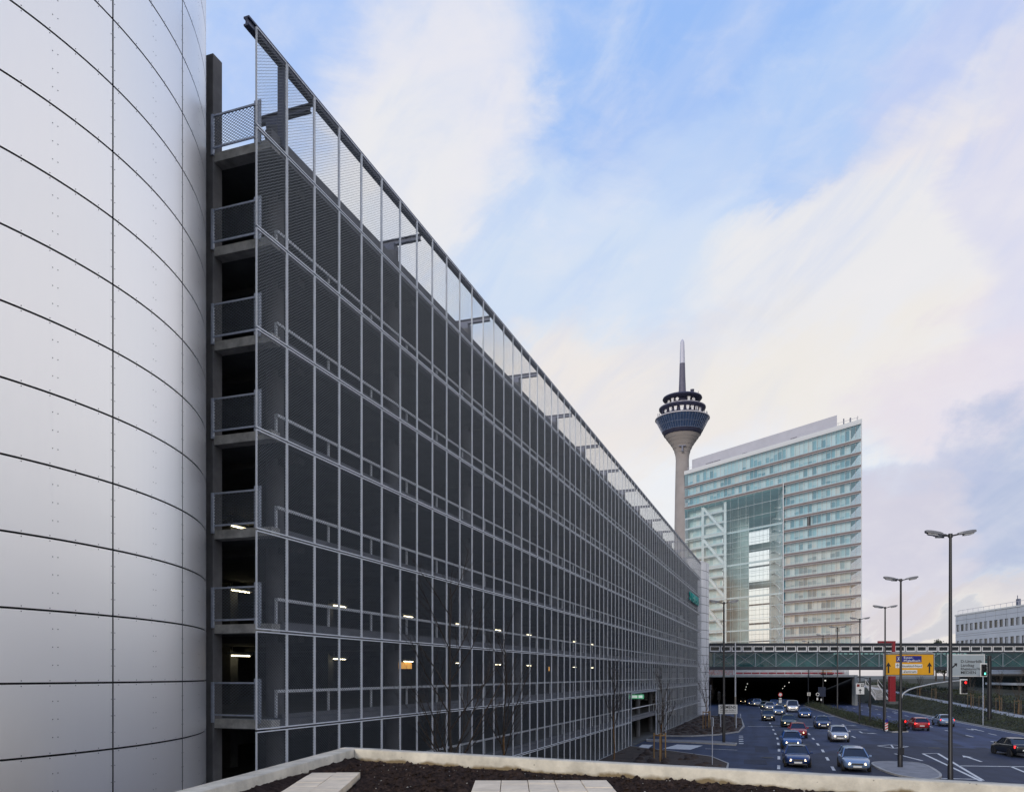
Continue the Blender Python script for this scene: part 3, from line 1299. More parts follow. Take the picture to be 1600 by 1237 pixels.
def smooth_pts(pts, n=6):
    """Catmull-Rom through a closed ring"""
    P = [Vector((p[0], p[1], 0)) for p in pts]
    out = []
    m = len(P)
    for i in range(m):
        p0, p1, p2, p3 = P[i - 1], P[i], P[(i + 1) % m], P[(i + 2) % m]
        for k in range(n):
            t = k / n
            q = .5 * ((2 * p1) + (-p0 + p2) * t + (2 * p0 - 5 * p1 + 4 * p2 - p3) * t * t + (-p0 + 3 * p1 - 3 * p2 + p3) * t ** 3)
            out.append((q.x, q.y))
    return out


def fpt(s):
    p = gp(s, -.12)
    return (p.x, p.y)


bedA = [fpt(-4), fpt(14), fpt(34), fpt(52.5), tuple(gr(1003, 1169.3)[:2]), tuple(gr(1047, 1174)[:2]), tuple(gr(1112, 1183)[:2]), tuple(gr(1139, 1194)[:2]), (14.0, 52), (6, 26), (0.5, 17.2)]
kerbed('planting_bed', bedA, earth)
bedB = [fpt(69.5), fpt(90), fpt(109.5), (31.6, 124), (33.6, 119.5), tuple(gr(1159, 1123)[:2]), tuple(gr(1163.5, 1135)[:2]), tuple(gr(1155, 1143.5)[:2]), tuple(gr(1123.5, 1148)[:2]), tuple(gr(1080, 1150.5)[:2]), tuple(gr(1040, 1150)[:2])]
kerbed('planting_bed', bedB, earth)
isl = [tuple(gr(1010, 1158)[:2]), tuple(gr(1075, 1160.3)[:2]), tuple(gr(1150, 1164.3)[:2]), tuple(gr(1152, 1162)[:2]), tuple(gr(1120, 1158.8)[:2]), tuple(gr(1075, 1157.4)[:2]), tuple(gr(1010, 1155.5)[:2])]
kerbed('traffic_island', isl, paving, kw=.12)
isl2 = smooth_pts([(24.8, 54.0), (26.0, 57.8), (28.0, 58.6), (29.3, 57.0), (27.4, 51.0), (25.4, 48.6), (24.5, 50.5)], 5)
kerbed('traffic_island', isl2, paving)
# raised lumps of earth in the beds
def lumps(poly, n, seed, zb=.12):
    rg = random.Random(seed)
    xs = [p[0] for p in poly]
    ys = [p[1] for p in poly]
    mb = MB()

    def inside(x, y):
        c = False
        for i in range(len(poly)):
            (x1, y1), (x2, y2) = poly[i], poly[i - 1]
            if (y1 > y) != (y2 > y) and x < (x2 - x1) * (y - y1) / (y2 - y1) + x1:
                c = not c
        return c
    k = 0
    while k < n:
        x, y = rg.uniform(min(xs), max(xs)), rg.uniform(min(ys), max(ys))
        if not inside(x, y) or not inside(x + .5, y) or not inside(x - .5, y) or not inside(x, y - .5):
            continue
        k += 1
        r = rg.choice((.06, .1, .16, .28, .45)) * rg.uniform(.7, 1.2)
        h = r * rg.uniform(.35, .7)
        m = 7
        ph = rg.random() * 6
        ring = [(x + r * math.cos(ph + q * 2 * math.pi / m) * rg.uniform(.7, 1.2), y + r * math.sin(ph + q * 2 * math.pi / m) * rg.uniform(.7, 1.2), zb - .03) for q in range(m)]
        mid = [(x + (p[0] - x) * .6, y + (p[1] - y) * .6, zb + h * rg.uniform(.5, .8)) for p in ring]
        mb.add(ring + mid + [(x, y, zb + h)], [(q, (q + 1) % m, (q + 1) % m + m, q + m) for q in range(m)] + [(q + m, (q + 1) % m + m, 2 * m) for q in range(m)])
    o = mb.build('earth_lumps', earth, smooth=80)
    o['kind'] = 'stuff'


lumps(bedA, 420, 1)
lumps(bedB, 420, 2)


# ------------------------------------------------------------------ leaf scatter helper and hedge
def leaf_cloud(name, n, sampler, size, mats, parent=None, seed=5):
    rg = np.random.default_rng(seed)
    P = sampler(n, rg)
    n = len(P)
    u = rg.normal(size=(n, 3)); u /= np.linalg.norm(u, axis=1)[:, None]
    w = rg.normal(size=(n, 3)); v = np.cross(u, w); v /= np.linalg.norm(v, axis=1)[:, None]
    s = (size * rg.uniform(.6, 1.4, n))[:, None]
    V = np.stack([P - u * s, P - v * s * .5, P + u * s, P + v * s * .5], 1).reshape(-1, 3)
    Q = np.arange(4 * n).reshape(-1, 4)
    o = np_mesh(name, V, Q, mats, parent)
    o.data.polygons.foreach_set('material_index', rg.integers(0, len(mats), n).astype(np.int32))
    return o


hedge_ring = [(42.4, 89.2), (43.6, 95), (xm(110), 110), (xm(140), 140), (xm(167), 167), (xm(167) + 2.6, 167), (xm(140) + 2.9, 140), (xm(110) + 3.0, 110), (45.9, 96), (44.6, 90)]
kerbed('planting_bed', hedge_ring, earth)


def hedge_sample(n, rg):
    y = 90 + (rg.random(n) ** 1.25) * 76
    t = rg.uniform(.06, .94, n)
    left = np.where(y < 103, 42.3 + (y - 89) * .165, 44.6 + .253 * (y - 103))
    wid = np.clip(1.8 + (y - 90) * .1, 1.8, 2.9)
    h = .55 + .28 * np.sin(y * 1.3 + 3 * t) + .22 * np.sin(y * 3.1 + 1) + .12 * np.sin(y * 7.7)
    z = .12 + np.sqrt(rg.random(n)) * np.maximum(.25, h * (1 - (2 * t - 1) ** 4))
    return np.stack([left + t * wid, y, z], 1)


hg = leaf_cloud('hedge', 16000, hedge_sample, .085, [leaf, leaf2])
tag(hg, 'low ragged dark green hedge in the strip between the two carriageways', 'hedge')


# ------------------------------------------------------------------ far side: embankment, path, planting
def bank_z(d, Y):
    """height above the road at distance d behind the far kerb"""
    pz = 1.0 + max(0, Y - 98) * .0216
    if d < 4.2:
        t = d / 4.2
        return .12 + (pz - .12) * (t * t * (3 - 2 * t))
    if d < 7.2:
        return pz
    return pz + min(1.2, (d - 7.2) * .12)


V, Q = [], []
ys = np.linspace(40, 240, 81)
ds = [0, .6, 1.4, 2.2, 3.2, 4.2, 4.7, 7.0, 7.2, 9, 12, 16, 24, 60]
for y in ys:
    for d in ds:
        V.append((xk(y) + d, y, bank_z(d, y) + (.08 * mnoise.noise((d, y * .7, 0)) if 0 < d < 4 else 0)))
m = len(ds)
for i in range(len(ys) - 1):
    for j in range(m - 1):
        a = i * m + j
        Q.append((a, a + m, a + m + 1, a + 1))
bank = np_mesh('embankment', V, [q[::-1] for q in Q], M('bank_soil', (.030, .032, .020), .95, var=.5, scale=.8, bump=.6), smooth=True)
bank['kind'] = 'structure'
mb = MB()
for i in range(len(ys) - 1):
    y0, y1 = ys[i], ys[i + 1]
    mb.add([(xk(y0) + 4.75, y0, bank_z(5, y0) + .02), (xk(y0) + 6.9, y0, bank_z(5, y0) + .02), (xk(y1) + 6.9, y1, bank_z(5, y1) + .02), (xk(y1) + 4.75, y1, bank_z(5, y1) + .02)], [(0, 1, 2, 3)])
o = mb.build('path', M('path_slabs', (.30, .30, .31), .8, var=.2, scale=1.5))
o['kind'] = 'structure'
mb = MB()
for i in range(len(ys) - 1):
    y0, y1 = ys[i], ys[i + 1]
    mb.add([(xk(y0) - .02, y0, -.05), (xk(y1) - .02, y1, -.05), (xk(y0) - .02, y0, .13), (xk(y1) - .02, y1, .13), (xk(y1) + .16, y1, .135), (xk(y0) + .16, y0, .135)], [(0, 1, 3, 2), (2, 3, 4, 5)])
o = mb.build('kerb', kerb_m)
o['kind'] = 'structure'


def bank_sample(n, rg):
    y = 70 + rg.random(n) ** 1.2 * 110
    d = rg.uniform(.25, 4.3, n)
    t = d / 4.2
    pz = 1.0 + np.maximum(0, y - 98) * .0216
    z = .12 + (pz - .12) * np.clip(t * t * (3 - 2 * t), 0, 1)
    hh = .28 + .22 * np.sin(y * .9 + d) * np.sin(y * .31 + 2) + .1 * np.sin(y * 4.1)
    return np.stack([xk(y) + d, y, z + rg.random(n) * np.maximum(.1, hh)], 1)


g = leaf_cloud('ground_cover', 22000, bank_sample, .08, [leaf, leaf2], seed=9)
g['kind'] = 'stuff'


def bank2_sample(n, rg):
    y = 105 + rg.random(n) * 110
    d = rg.uniform(7.4, 15, n)
    pz = 1.0 + np.maximum(0, y - 98) * .0216 + np.minimum(1.2, (d - 7.2) * .12)
    hh = .5 + .45 * np.sin(y * .37 + d * .8) * np.sin(y * .11 + 1)
    return np.stack([xk(y) + d, y, pz + rg.random(n) * np.maximum(.12, hh)], 1)


g = leaf_cloud('undergrowth', 14000, bank2_sample, .14, [leaf, leaf2], seed=11)
g['kind'] = 'stuff'

# ------------------------------------------------------------------ bare young trees
def grow(mb, tw, p, d, L, r, depth, rg, spread):
    n = 4
    pts, rs = [p], [r]
    q, dd = p.copy(), d.copy()
    for i in range(n):
        dd = (dd + Vector((rg.gauss(0, .07), rg.gauss(0, .07), .05))).normalized()
        q = q + dd * L / n
        pts.append(q.copy())
        rs.append(r * (1 - .75 * (i + 1) / n))
    (mb if depth < 2 else tw).tube(pts, rs, 5 if depth < 2 else 3, cap=False)
    if depth >= 3:
        return
    k = (9, 7, 4)[depth]
    for j in range(k):
        t = .18 + .8 * (j + rg.random() * .6) / k
        i = min(n - 1, int(t * n))
        b = pts[i].lerp(pts[i + 1], t * n - i)
        a = rg.random() * 2 * math.pi
        side = Vector((math.cos(a), math.sin(a), 0))
        nd = (dd * (1 - spread * .55) + side * spread).normalized()
        nd.z = abs(nd.z) * .8 + .25
        grow(mb, tw, b, nd.normalized(), L * (.52 - .08 * depth) * (1.15 - t * .5), r * .42 * (1.2 - t * .5), depth + 1, rg, spread)


def bare_tree(loc, h, label, seed, clear=.34, spread=.55, rad=.055):
    rg = random.Random(seed)
    t = thing('young_tree', label, 'tree', loc, 0, 'young bare street trees')
    trunk = MB()
    p0 = Vector((0, 0, -.2))
    pts, rs = [p0], [rad * 1.1]
    hc = h * clear
    for i in range(4):
        pts.append(Vector((rg.gauss(0, .025), rg.gauss(0, .025), hc * (i + 1) / 4)))
        rs.append(rad * (1 - .08 * i))
    trunk.tube(pts, rs, 9)
    trunk.build('trunk', bark_brown, t, smooth=60)
    br, tw = MB(), MB()
    top = pts[-1]
    grow(br, tw, top - Vector((0, 0, .03)), Vector((0, 0, 1)), h - hc, rad * .75, 0, rg, spread)
    for j in range(5):
        a = j * 1.257 + rg.random()
        d = Vector((math.cos(a) * spread, math.sin(a) * spread, .85)).normalized()
        grow(br, tw, top - Vector((0, 0, hc * .08 * j)), d, (h - hc) * rg.uniform(.55, .8), rad * .5, 1, rg, spread)
    br.build('branch', bark, t, smooth=60)
    o = tw.build('twigs', bark, t)
    o['kind'] = 'stuff'
    return t


bark_brown = M('bark_brown', (.20, .11, .045), .9, var=.45, scale=9, bump=.5)
bare_tree(at(705, 1100, 31.0) * Vector((1, 1, 0)) if False else Vector(((705 - 800) / F * 31.0, 31.0, .1)), 9.7, 'tallest bare young tree, before the near half of the mesh facade', 21, .30, .5, .085)
bare_tree(Vector(((787 - 800) / F * 37.5, 37.5, .1)), 8.3, 'slender bare tree before the facade, next to the tallest young tree', 22, .42, .45, .065)
bare_tree(Vector(((959 - 800) / F * 60, 60, .1)), 7.4, 'bare young tree close to the facade just before the garage entrance', 23, .45, .45, .06)
bare_tree(Vector(((1033 - 800) / F * 59, 59, .1)), 6.3, 'bare tree tied between wooden stakes in the bed before the entrance road', 24, .42, .4, .065)
bare_tree(Vector(((1103 - 800) / F * 94, 94, .1)), 7.6, 'bare tree tied between wooden stakes in the bed past the entrance road', 25, .4, .4, .06)


def stakes(loc, label, w, h, group, n=3, wood=wood):
    t = thing('tree_stake_frame', label, 'tree stake', loc, rng.uniform(-.3, .3), group)
    for k in range(n):
        a = 2 * math.pi * k / n + .5
        b = MB()
        b.tube([(w * math.cos(a), w * math.sin(a), -.1), (w * math.cos(a), w * math.sin(a), h + rng.uniform(0, .08))], .05, 8)
        b.build('stake', wood, t, smooth=50)
    b = MB()
    for k in range(n):
        a, c = 2 * math.pi * k / n + .5, 2 * math.pi * (k + 1) / n + .5
        b.bar((w * math.cos(a), w * math.sin(a), h - .12), (w * math.cos(c), w * math.sin(c), h - .12), .05, .09)
    b.build('crossbar', wood, t)
    return t


stakes(Vector(((1031 - 800) / F * 59, 59, .1)), 'wooden three post frame around the tree before the entrance road', .48, 2.0, 'wooden tree stake frames')
stakes(Vector(((1105 - 800) / F * 93.5, 93.5, .1)), 'wooden three post frame around the tree past the entrance road', .48, 2.1, 'wooden tree stake frames')
# slim poles beside the side street
def slim_pole(loc, h, label, r=.035, plate=True):
    t = thing('slim_pole', label, 'post', loc, 0)
    b = MB(); b.tube([(0, 0, 0), (0, 0, h)], r, 8); b.build('pole', steel, t, smooth=50)
    if plate:
        b = MB(); b.box(-.02, .02, -.32, .32, h - .62, h - .02); b.box(-.05, .05, -.05, .05, h - .4, h - .34); b.build('sign_plate', steel, t)
    else:
        b = MB(); b.tube([(0, 0, h), (0, 0, h + .03)], r * 1.3, 8); b.build('cap', steel, t)
    return t


p = Vector(((1113 - 800) / F * 56.5, 56.5, .1))
slim_pole(p, 3.35, 'thin grey sign post seen edge on, standing in the bed by the kerb corner')
p = Vector(((1040.5 - 800) / F * 76, 76, 0.1))
slim_pole(p, 4.6, 'thin light pole standing beside the garage entrance', .045, False)
p = Vector(((1110.2 - 800) / F * 112, 112, 0.1))
slim_pole(p, 4.9, 'thin grey pole with a small plate before the white round tower', .04)
# pale mast beside the direction board
t = thing('flag_mast', 'tall pale grey mast rising from the bed before the footbridge', 'mast', Vector(((1149 - 800) / F * 100, 100, .1)))
b = MB(); b.tube([(0, 0, 0), (0, 0, 3.6)], .11, 12); b.build('foot', M('mast_brown', (.20, .18, .15), .7, var=.2), t, smooth=50)
b = MB(); b.tube([(0, 0, 3.6), (0, 0, 10.4)], [.10, .075], 12); b.build('shaft', M('mast_grey', (.40, .42, .46), .5, .2), t, smooth=50)
# ------------------------------------------------------------------ footbridge
YB = 150.0
XB0, XB1 = 37.0, 98.5
steel_blk = M('bridge_steel', (.035, .042, .055), .5, .2, var=.2, scale=2)
teal_in = M('bridge_interior', (.065, .20, .21), .6, var=.8, scale=.35, detail=6)
bglass = glass_mat('bridge_glass', (.03, .09, .10), .04, .62, (.55, .82, .82))
brace_m = M('brace_metal', (.19, .24, .27), .5, .2, var=.1)
wf_m = M('window_frame_white', (.62, .62, .63), .5, var=.08)
dark_glass = M('dark_glass', (.014, .020, .022), .06, var=.6, scale=.4, spec=.6)
br = thing('footbridge', 'long enclosed glass footbridge with cross bracing spanning the road', 'footbridge', (0, 0, 0))
z0, z1, z2, z3 = 7.35, 7.95, 10.72, 12.25
b = MB(); b.box(XB0, XB1, YB, YB + 4, z0, z1); b.build('floor_beam', steel_blk, br)
b = MB(); b.box(XB0, XB1, YB - .12, YB + 4.1, z3 - .42, z3); b.box(XB0, XB1, YB - .3, YB + 4.3, z3, z3 + .10); b.build('roof', steel_blk, br)
b = MB(); b.box(XB0, XB1, YB - .05, YB + 4, z2 - .12, z2 + .02); b.build('middle_beam', steel_blk, br)
b = MB(); b.poly([(XB0, YB + .22, z1), (XB1, YB + .22, z1), (XB1, YB + .22, z2 - .12), (XB0, YB + .22, z2 - .12)]); b.build('glass_wall', bglass, br)
b = MB(); b.box(XB0, XB1, YB + 3.6, YB + 3.7, z1, z3 - .42); b.build('rear_wall', teal_in, br)
b = MB(); b.box(XB0, XB1, YB + .3, YB + 3.6, z1, z1 + .05); b.build('walkway', M('walkway_grey', (.22, .28, .28), .7), br)
pitch = 3.87
nb = int((XB1 - XB0) / pitch)
for k in range(nb):
    x = XB0 + .9 + k * pitch
    b = MB()
    b.bar((x, YB + .1, z1), (x + pitch, YB + .1, z2 - .1), .075, .08)
    b.bar((x, YB + .13, z2 - .1), (x + pitch, YB + .13, z1), .075, .08)
    b.build('cross_brace', brace_m, br)
    b = MB(); b.box(x - .08, x + .08, YB + .02, YB + .2, z1, z2 - .12); b.build('upright', brace_m, br)
wp = 2.04
nw = int((XB1 - XB0) / wp)
wfb, wgb = MB(), MB()
W, H = wp - .16, z3 - .42 - z2 - .06
wfb.box(0, W, 0, .12, 0, .2); wfb.box(0, W, 0, .12, H - .16, H); wfb.box(0, .16, 0, .12, .2, H - .16); wfb.box(W - .16, W, 0, .12, .2, H - .16)
wgb.box(.16, W - .16, .06, .08, .2, H - .16)
wfm, wgm = wfb.mesh('window_frame', wf_m), wgb.mesh('window_pane', dark_glass)
for k in range(nw):
    f_ = link('window_frame', wfm, br)
    f_.location = (XB0 + .1 + k * wp, YB - .03, z2 + .04)
    link('window_pane', wgm, f_)
# a few pale lamps along the bridge ceiling
b = MB()
for k in range(26):
    x = 61 + k * .98
    b.box(x, x + .6, YB + 1.6, YB + 1.75, z2 - .34, z2 - .27)
o = b.build('ceiling_light', lit('bridge_lamp', (.75, .95, .90), 1.6), br)
o['kind'] = 'stuff'
for x in (61.2, 66.3):
    pass

# ------------------------------------------------------------------ tunnel mouth
tn = thing('tunnel_portal', 'wide black road tunnel mouth with a pale concrete edge below the footbridge', 'tunnel')
TY = 168.0
TX0, TX1 = 36.0, 71.9
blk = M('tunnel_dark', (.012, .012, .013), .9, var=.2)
pale_conc = M('lintel_pale', (.40, .40, .38), .85, var=.2, scale=.5)
b = MB(); b.box(TX0, TX1, TY, TY + 1.2, 5.95, 6.4); b.build('lintel', pale_conc, tn)
b = MB(); b.box(TX1, TX1 + .55, TY - .4, TY + 1.2, 0, 6.4); b.build('edge_pillar', pale_conc, tn)
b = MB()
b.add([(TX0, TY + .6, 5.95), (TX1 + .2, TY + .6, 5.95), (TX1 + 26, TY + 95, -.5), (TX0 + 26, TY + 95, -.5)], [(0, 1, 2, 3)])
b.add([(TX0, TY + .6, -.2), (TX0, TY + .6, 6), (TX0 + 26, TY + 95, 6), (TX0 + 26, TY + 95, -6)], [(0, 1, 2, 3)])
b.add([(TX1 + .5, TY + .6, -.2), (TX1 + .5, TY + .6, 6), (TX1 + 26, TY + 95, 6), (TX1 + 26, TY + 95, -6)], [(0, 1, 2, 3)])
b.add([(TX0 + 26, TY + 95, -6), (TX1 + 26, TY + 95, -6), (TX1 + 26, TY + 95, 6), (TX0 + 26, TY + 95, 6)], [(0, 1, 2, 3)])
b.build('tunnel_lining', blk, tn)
b = MB(); b.box(TX0 - 12, TX1 + .5, TY + 1.2, TY + 70, 6.0, 6.3); b.build('tunnel_roof', concrete_dark, tn)
b = MB(); b.box(TX0 - 14, TX0, TY, TY + 1, -.2, 6.4); b.build('wing_wall', concrete_dark, tn)
# barrier above the lintel: white rails with a red board, graffiti boards
red_band = M('barrier_red', (.42, .07, .08), .6, var=.5, scale=1.2)
ww = M('barrier_white', (.62, .60, .58), .7, var=.25, scale=.8)
bt = thing('barrier_fence', 'red and white barrier rails running along the top of the tunnel mouth', 'fence', (0, 0, 0))
b = MB(); b.box(47.0, 69.8, TY + .1, TY + .16, 6.58, 6.95); b.build('red_board', red_band, bt)
b = MB()
b.box(46.6, 69.8, TY + .08, TY + .15, 7.02, 7.36)
b.box(46.6, 71.8, TY + 2.4, TY + 2.5, 6.3, 8.6)  # added backing wall, blocks the bright sky gap above the lintel
b.build('white_board', ww, bt)
b = MB()
for k in range(14):
    x = 46.8 + k * 1.75
    b.box(x - .05, x + .05, TY + .02, TY + .08, 6.4, 7.4)
b.build('post', ww, bt)
gm = bpy.data.materials.new('graffiti_paint')
gm.use_nodes = True
n_ = gm.node_tree
gb = n_.nodes['Principled BSDF']
gb.inputs['Roughness'].default_value = .7
gt = n_.nodes.new('ShaderNodeTexCoord')
gv_ = n_.nodes.new('ShaderNodeTexNoise')
gv_.inputs['Scale'].default_value = 1.1
gv_.inputs['Detail'].default_value = 3
gv_.inputs['Distortion'].default_value = 2.4
n_.links.new(gt.outputs['Object'], gv_.inputs['Vector'])
gr_ = n_.nodes.new('ShaderNodeValToRGB')
gr_.color_ramp.interpolation = 'CONSTANT'
els = gr_.color_ramp.elements
els[0].position, els[0].color = 0, (.55, .52, .50, 1)
els[1].position, els[1].color = .48, (.55, .10, .08, 1)
for pos, c in ((.53, (.62, .55, .50)), (.60, (.58, .26, .20)), (.66, (.65, .60, .55))):
    e = els.new(pos)
    e.color = (*c, 1)
n_.links.new(gv_.outputs['Fac'], gr_.inputs['Fac'])
n_.links.new(gr_.outputs[0], gb.inputs['Base Color'])
gw = thing('painted_hoarding', 'board wall of red and white graffiti beside the tunnel mouth barrier', 'hoarding', (0, 0, 0))
b = MB(); b.box(38.5, 46.4, TY - .05, TY + .05, 6.42, 7.5); b.build('board', gm, gw)
b = MB(); b.box(38.5, 46.4, TY - .08, TY + .08, 7.5, 7.56); b.build('cap_rail', ww, gw)
# yellow digger parked on the tunnel roof
yl = M('digger_yellow', (.55, .27, .02), .5, var=.25, scale=2)
dg_ = thing('excavator', 'small yellow excavator standing above the tunnel mouth behind the barrier', 'excavator', (67.0, TY + 3, 6.3))
b = MB(); b.box(-1.1, 1.1, -.9, .9, .55, 1.15); b.box(.3, 1.1, -.8, .8, 1.15, 1.45); b.build('body', yl, dg_, bevel=.06)
b = MB(); b.box(-.8, .1, -.85, .1, 1.15, 2.05); b.build('cab', dark_glass, dg_, bevel=.05)
for s in (-1, 1):
    b = MB(); b.box(-1.3, 1.3, s * .75 - .22, s * .75 + .22, 0, .5); b.build('track', black_paint, dg_, bevel=.15)
b = MB(); b.bar((-.9, .3, 1.0), (-2.4, .3, 1.9), .22); b.bar((-2.4, .3, 1.9), (-3.4, .3, .9), .18); b.build('boom', yl, dg_)
b = MB(); b.prism([(-3.8, -.1), (-3.1, -.1), (-3.1, .7), (-3.8, .7)], .35, .95); b.build('bucket', yl, dg_)
# lamps and small signs in the tunnel
tl = lit('tunnel_lamp_glow', (1, .98, .9), 1.2)
tl_proto = None
for i, (px, py, Y, lab) in enumerate(((1167.8, 1067.7, 183, 'first of the tunnel lamps over the inbound lanes'), (1166, 1072.5, 194, 'second of the tunnel lamps over the inbound lanes'), (1164.9, 1076.6, 206, 'deepest of the tunnel lamps over the inbound lanes'),
                                      (1232.8, 1065.6, 179, 'first of the tunnel lamps over the middle lanes'), (1226, 1071.4, 192, 'second of the tunnel lamps over the middle lanes'), (1222.9, 1075, 203, 'deepest of the tunnel lamps over the middle lanes'), (1289.5, 1062.6, 175, 'round tunnel lamp just inside the mouth over the outbound lanes'))):
    loc = at(px, py, Y)
    t = thing('tunnel_lamp', lab, 'lamp', loc, 0, 'lamps in the road tunnel')
    b = MB(); b.tube([(0, -.12, 0), (0, .12, 0)], .13 if i == 6 else .07, 10); b.build('glass', tl, t)
    b = MB(); b.bar((0, 0, .1), (0, 0, max(.3, 5.95 - (Y - TY) * .068 - loc.z + .2)), .06); b.build('bracket', blk, t)

sign_white_m = M('sign_face_white', (.62, .62, .60), .5, var=.06)
sign_black = M('sign_black', (.012, .012, .014), .5, var=0)
sign_red = M('sign_red', (.50, .02, .02), .5, var=0)


def post_sign(name, label, px, Y, zbase, parts, h, pr=.05):
    t = thing(name, label, 'sign', Vector(((px - 800) / F * Y, Y, zbase)))
    b = MB(); b.tube([(0, 0, 0), (0, 0, h)], pr, 8); b.build('post', black_paint, t, smooth=50)
    for (nm, x0, x1, za, zb, m, yy) in parts:
        b = MB(); b.box(x0, x1, -pr - .03 - yy, -pr - .005 - yy, za, zb); b.build(nm, m, t)
    return t


def disc(parent, name, r, z, mat, y=-.1, n=20, r0=0):
    b = MB()
    if r0:
        b.lathe([(r0, 0), (r, 0), (r, .03), (r0, .03)], n)
    else:
        b.lathe([(.001, 0), (r, 0), (r, .03), (.001, .03)], n)
    o = b.build(name, mat, parent)
    o.rotation_euler = (R(90), 0, 0)
    o.location = (0, y, z)
    return o


t = post_sign('limit_sign', 'slim post with a round speed sign and small plates at the tunnel mouth', 1219, 150, 0, [('plate', -.28, .28, 1.15, 1.72, sign_white_m, 0), ('upper_plate', -.26, .26, 1.85, 2.1, sign_white_m, 0)], 3.2)
disc(t, 'round_sign', .40, 2.72, sign_red, -.09, r0=.28)
disc(t, 'round_face', .29, 2.72, sign_white_m, -.085)
post_sign('square_sign', 'small square white sign on a thin post before the tunnel mouth', 1263.7, 158, 0, [('plate', -.33, .33, 2.3, 2.95, sign_white_m, 0), ('plate_mark', -.2, .2, 2.42, 2.83, M('plate_grey', (.3, .3, .3), .6, var=0), .01)], 2.95)
t = post_sign('tunnel_notice', 'dark blue notice board with white plates beside the tunnel mouth', 1284, 152, 0, [('board', -.72, .72, 2.3, 4.1, M('notice_blue', (.012, .018, .040), .5, var=.3), 0), ('plate', -1.0, -.72, 1.6, 2.1, sign_white_m, .0), ('small_plate', -.25, .0, 1.5, 1.9, sign_white_m, 0)], 4.1)
disc(t, 'round_sign', .33, 2.72, sign_white_m, -.16, r0=.22).location.x = -.85

# ------------------------------------------------------------------ glass gate building
TA = Vector((93.7, 215.0))
TB = Vector((58.3, 269.9))
TU = (TB - TA).normalized()
TL = (TB - TA).length
TD = Vector((.22, .975)).normalized()
ZR = 73.7


def tg(a, b, z):
    p = TA + TU * a + TD * b
    return (p.x, p.y, z)


gate = thing('gate_building', 'tall slanted glass office block with a see-through hall framed by two towers', 'office tower')
band_m = M('floor_band', (.22, .18, .18), .6, .1, var=.12, scale=.4)
band_l = M('floor_edge_light', (.50, .47, .47), .5, .2, var=.1, scale=.4)
white_m = M('gate_white', (.66, .67, .68), .5, .1, var=.06)
core_m = M('core_teal', (.11, .30, .33), .6, var=.25, scale=.15)
outer = glass_mat('gate_glass', (.34, .58, .66), .03, .95, (.93, .99, 1), .21, (.94, 1, 1))
hall = glass_mat('hall_glass', (.36, .60, .64), .04, .95, (.96, 1, 1), .13, (.94, 1, 1))


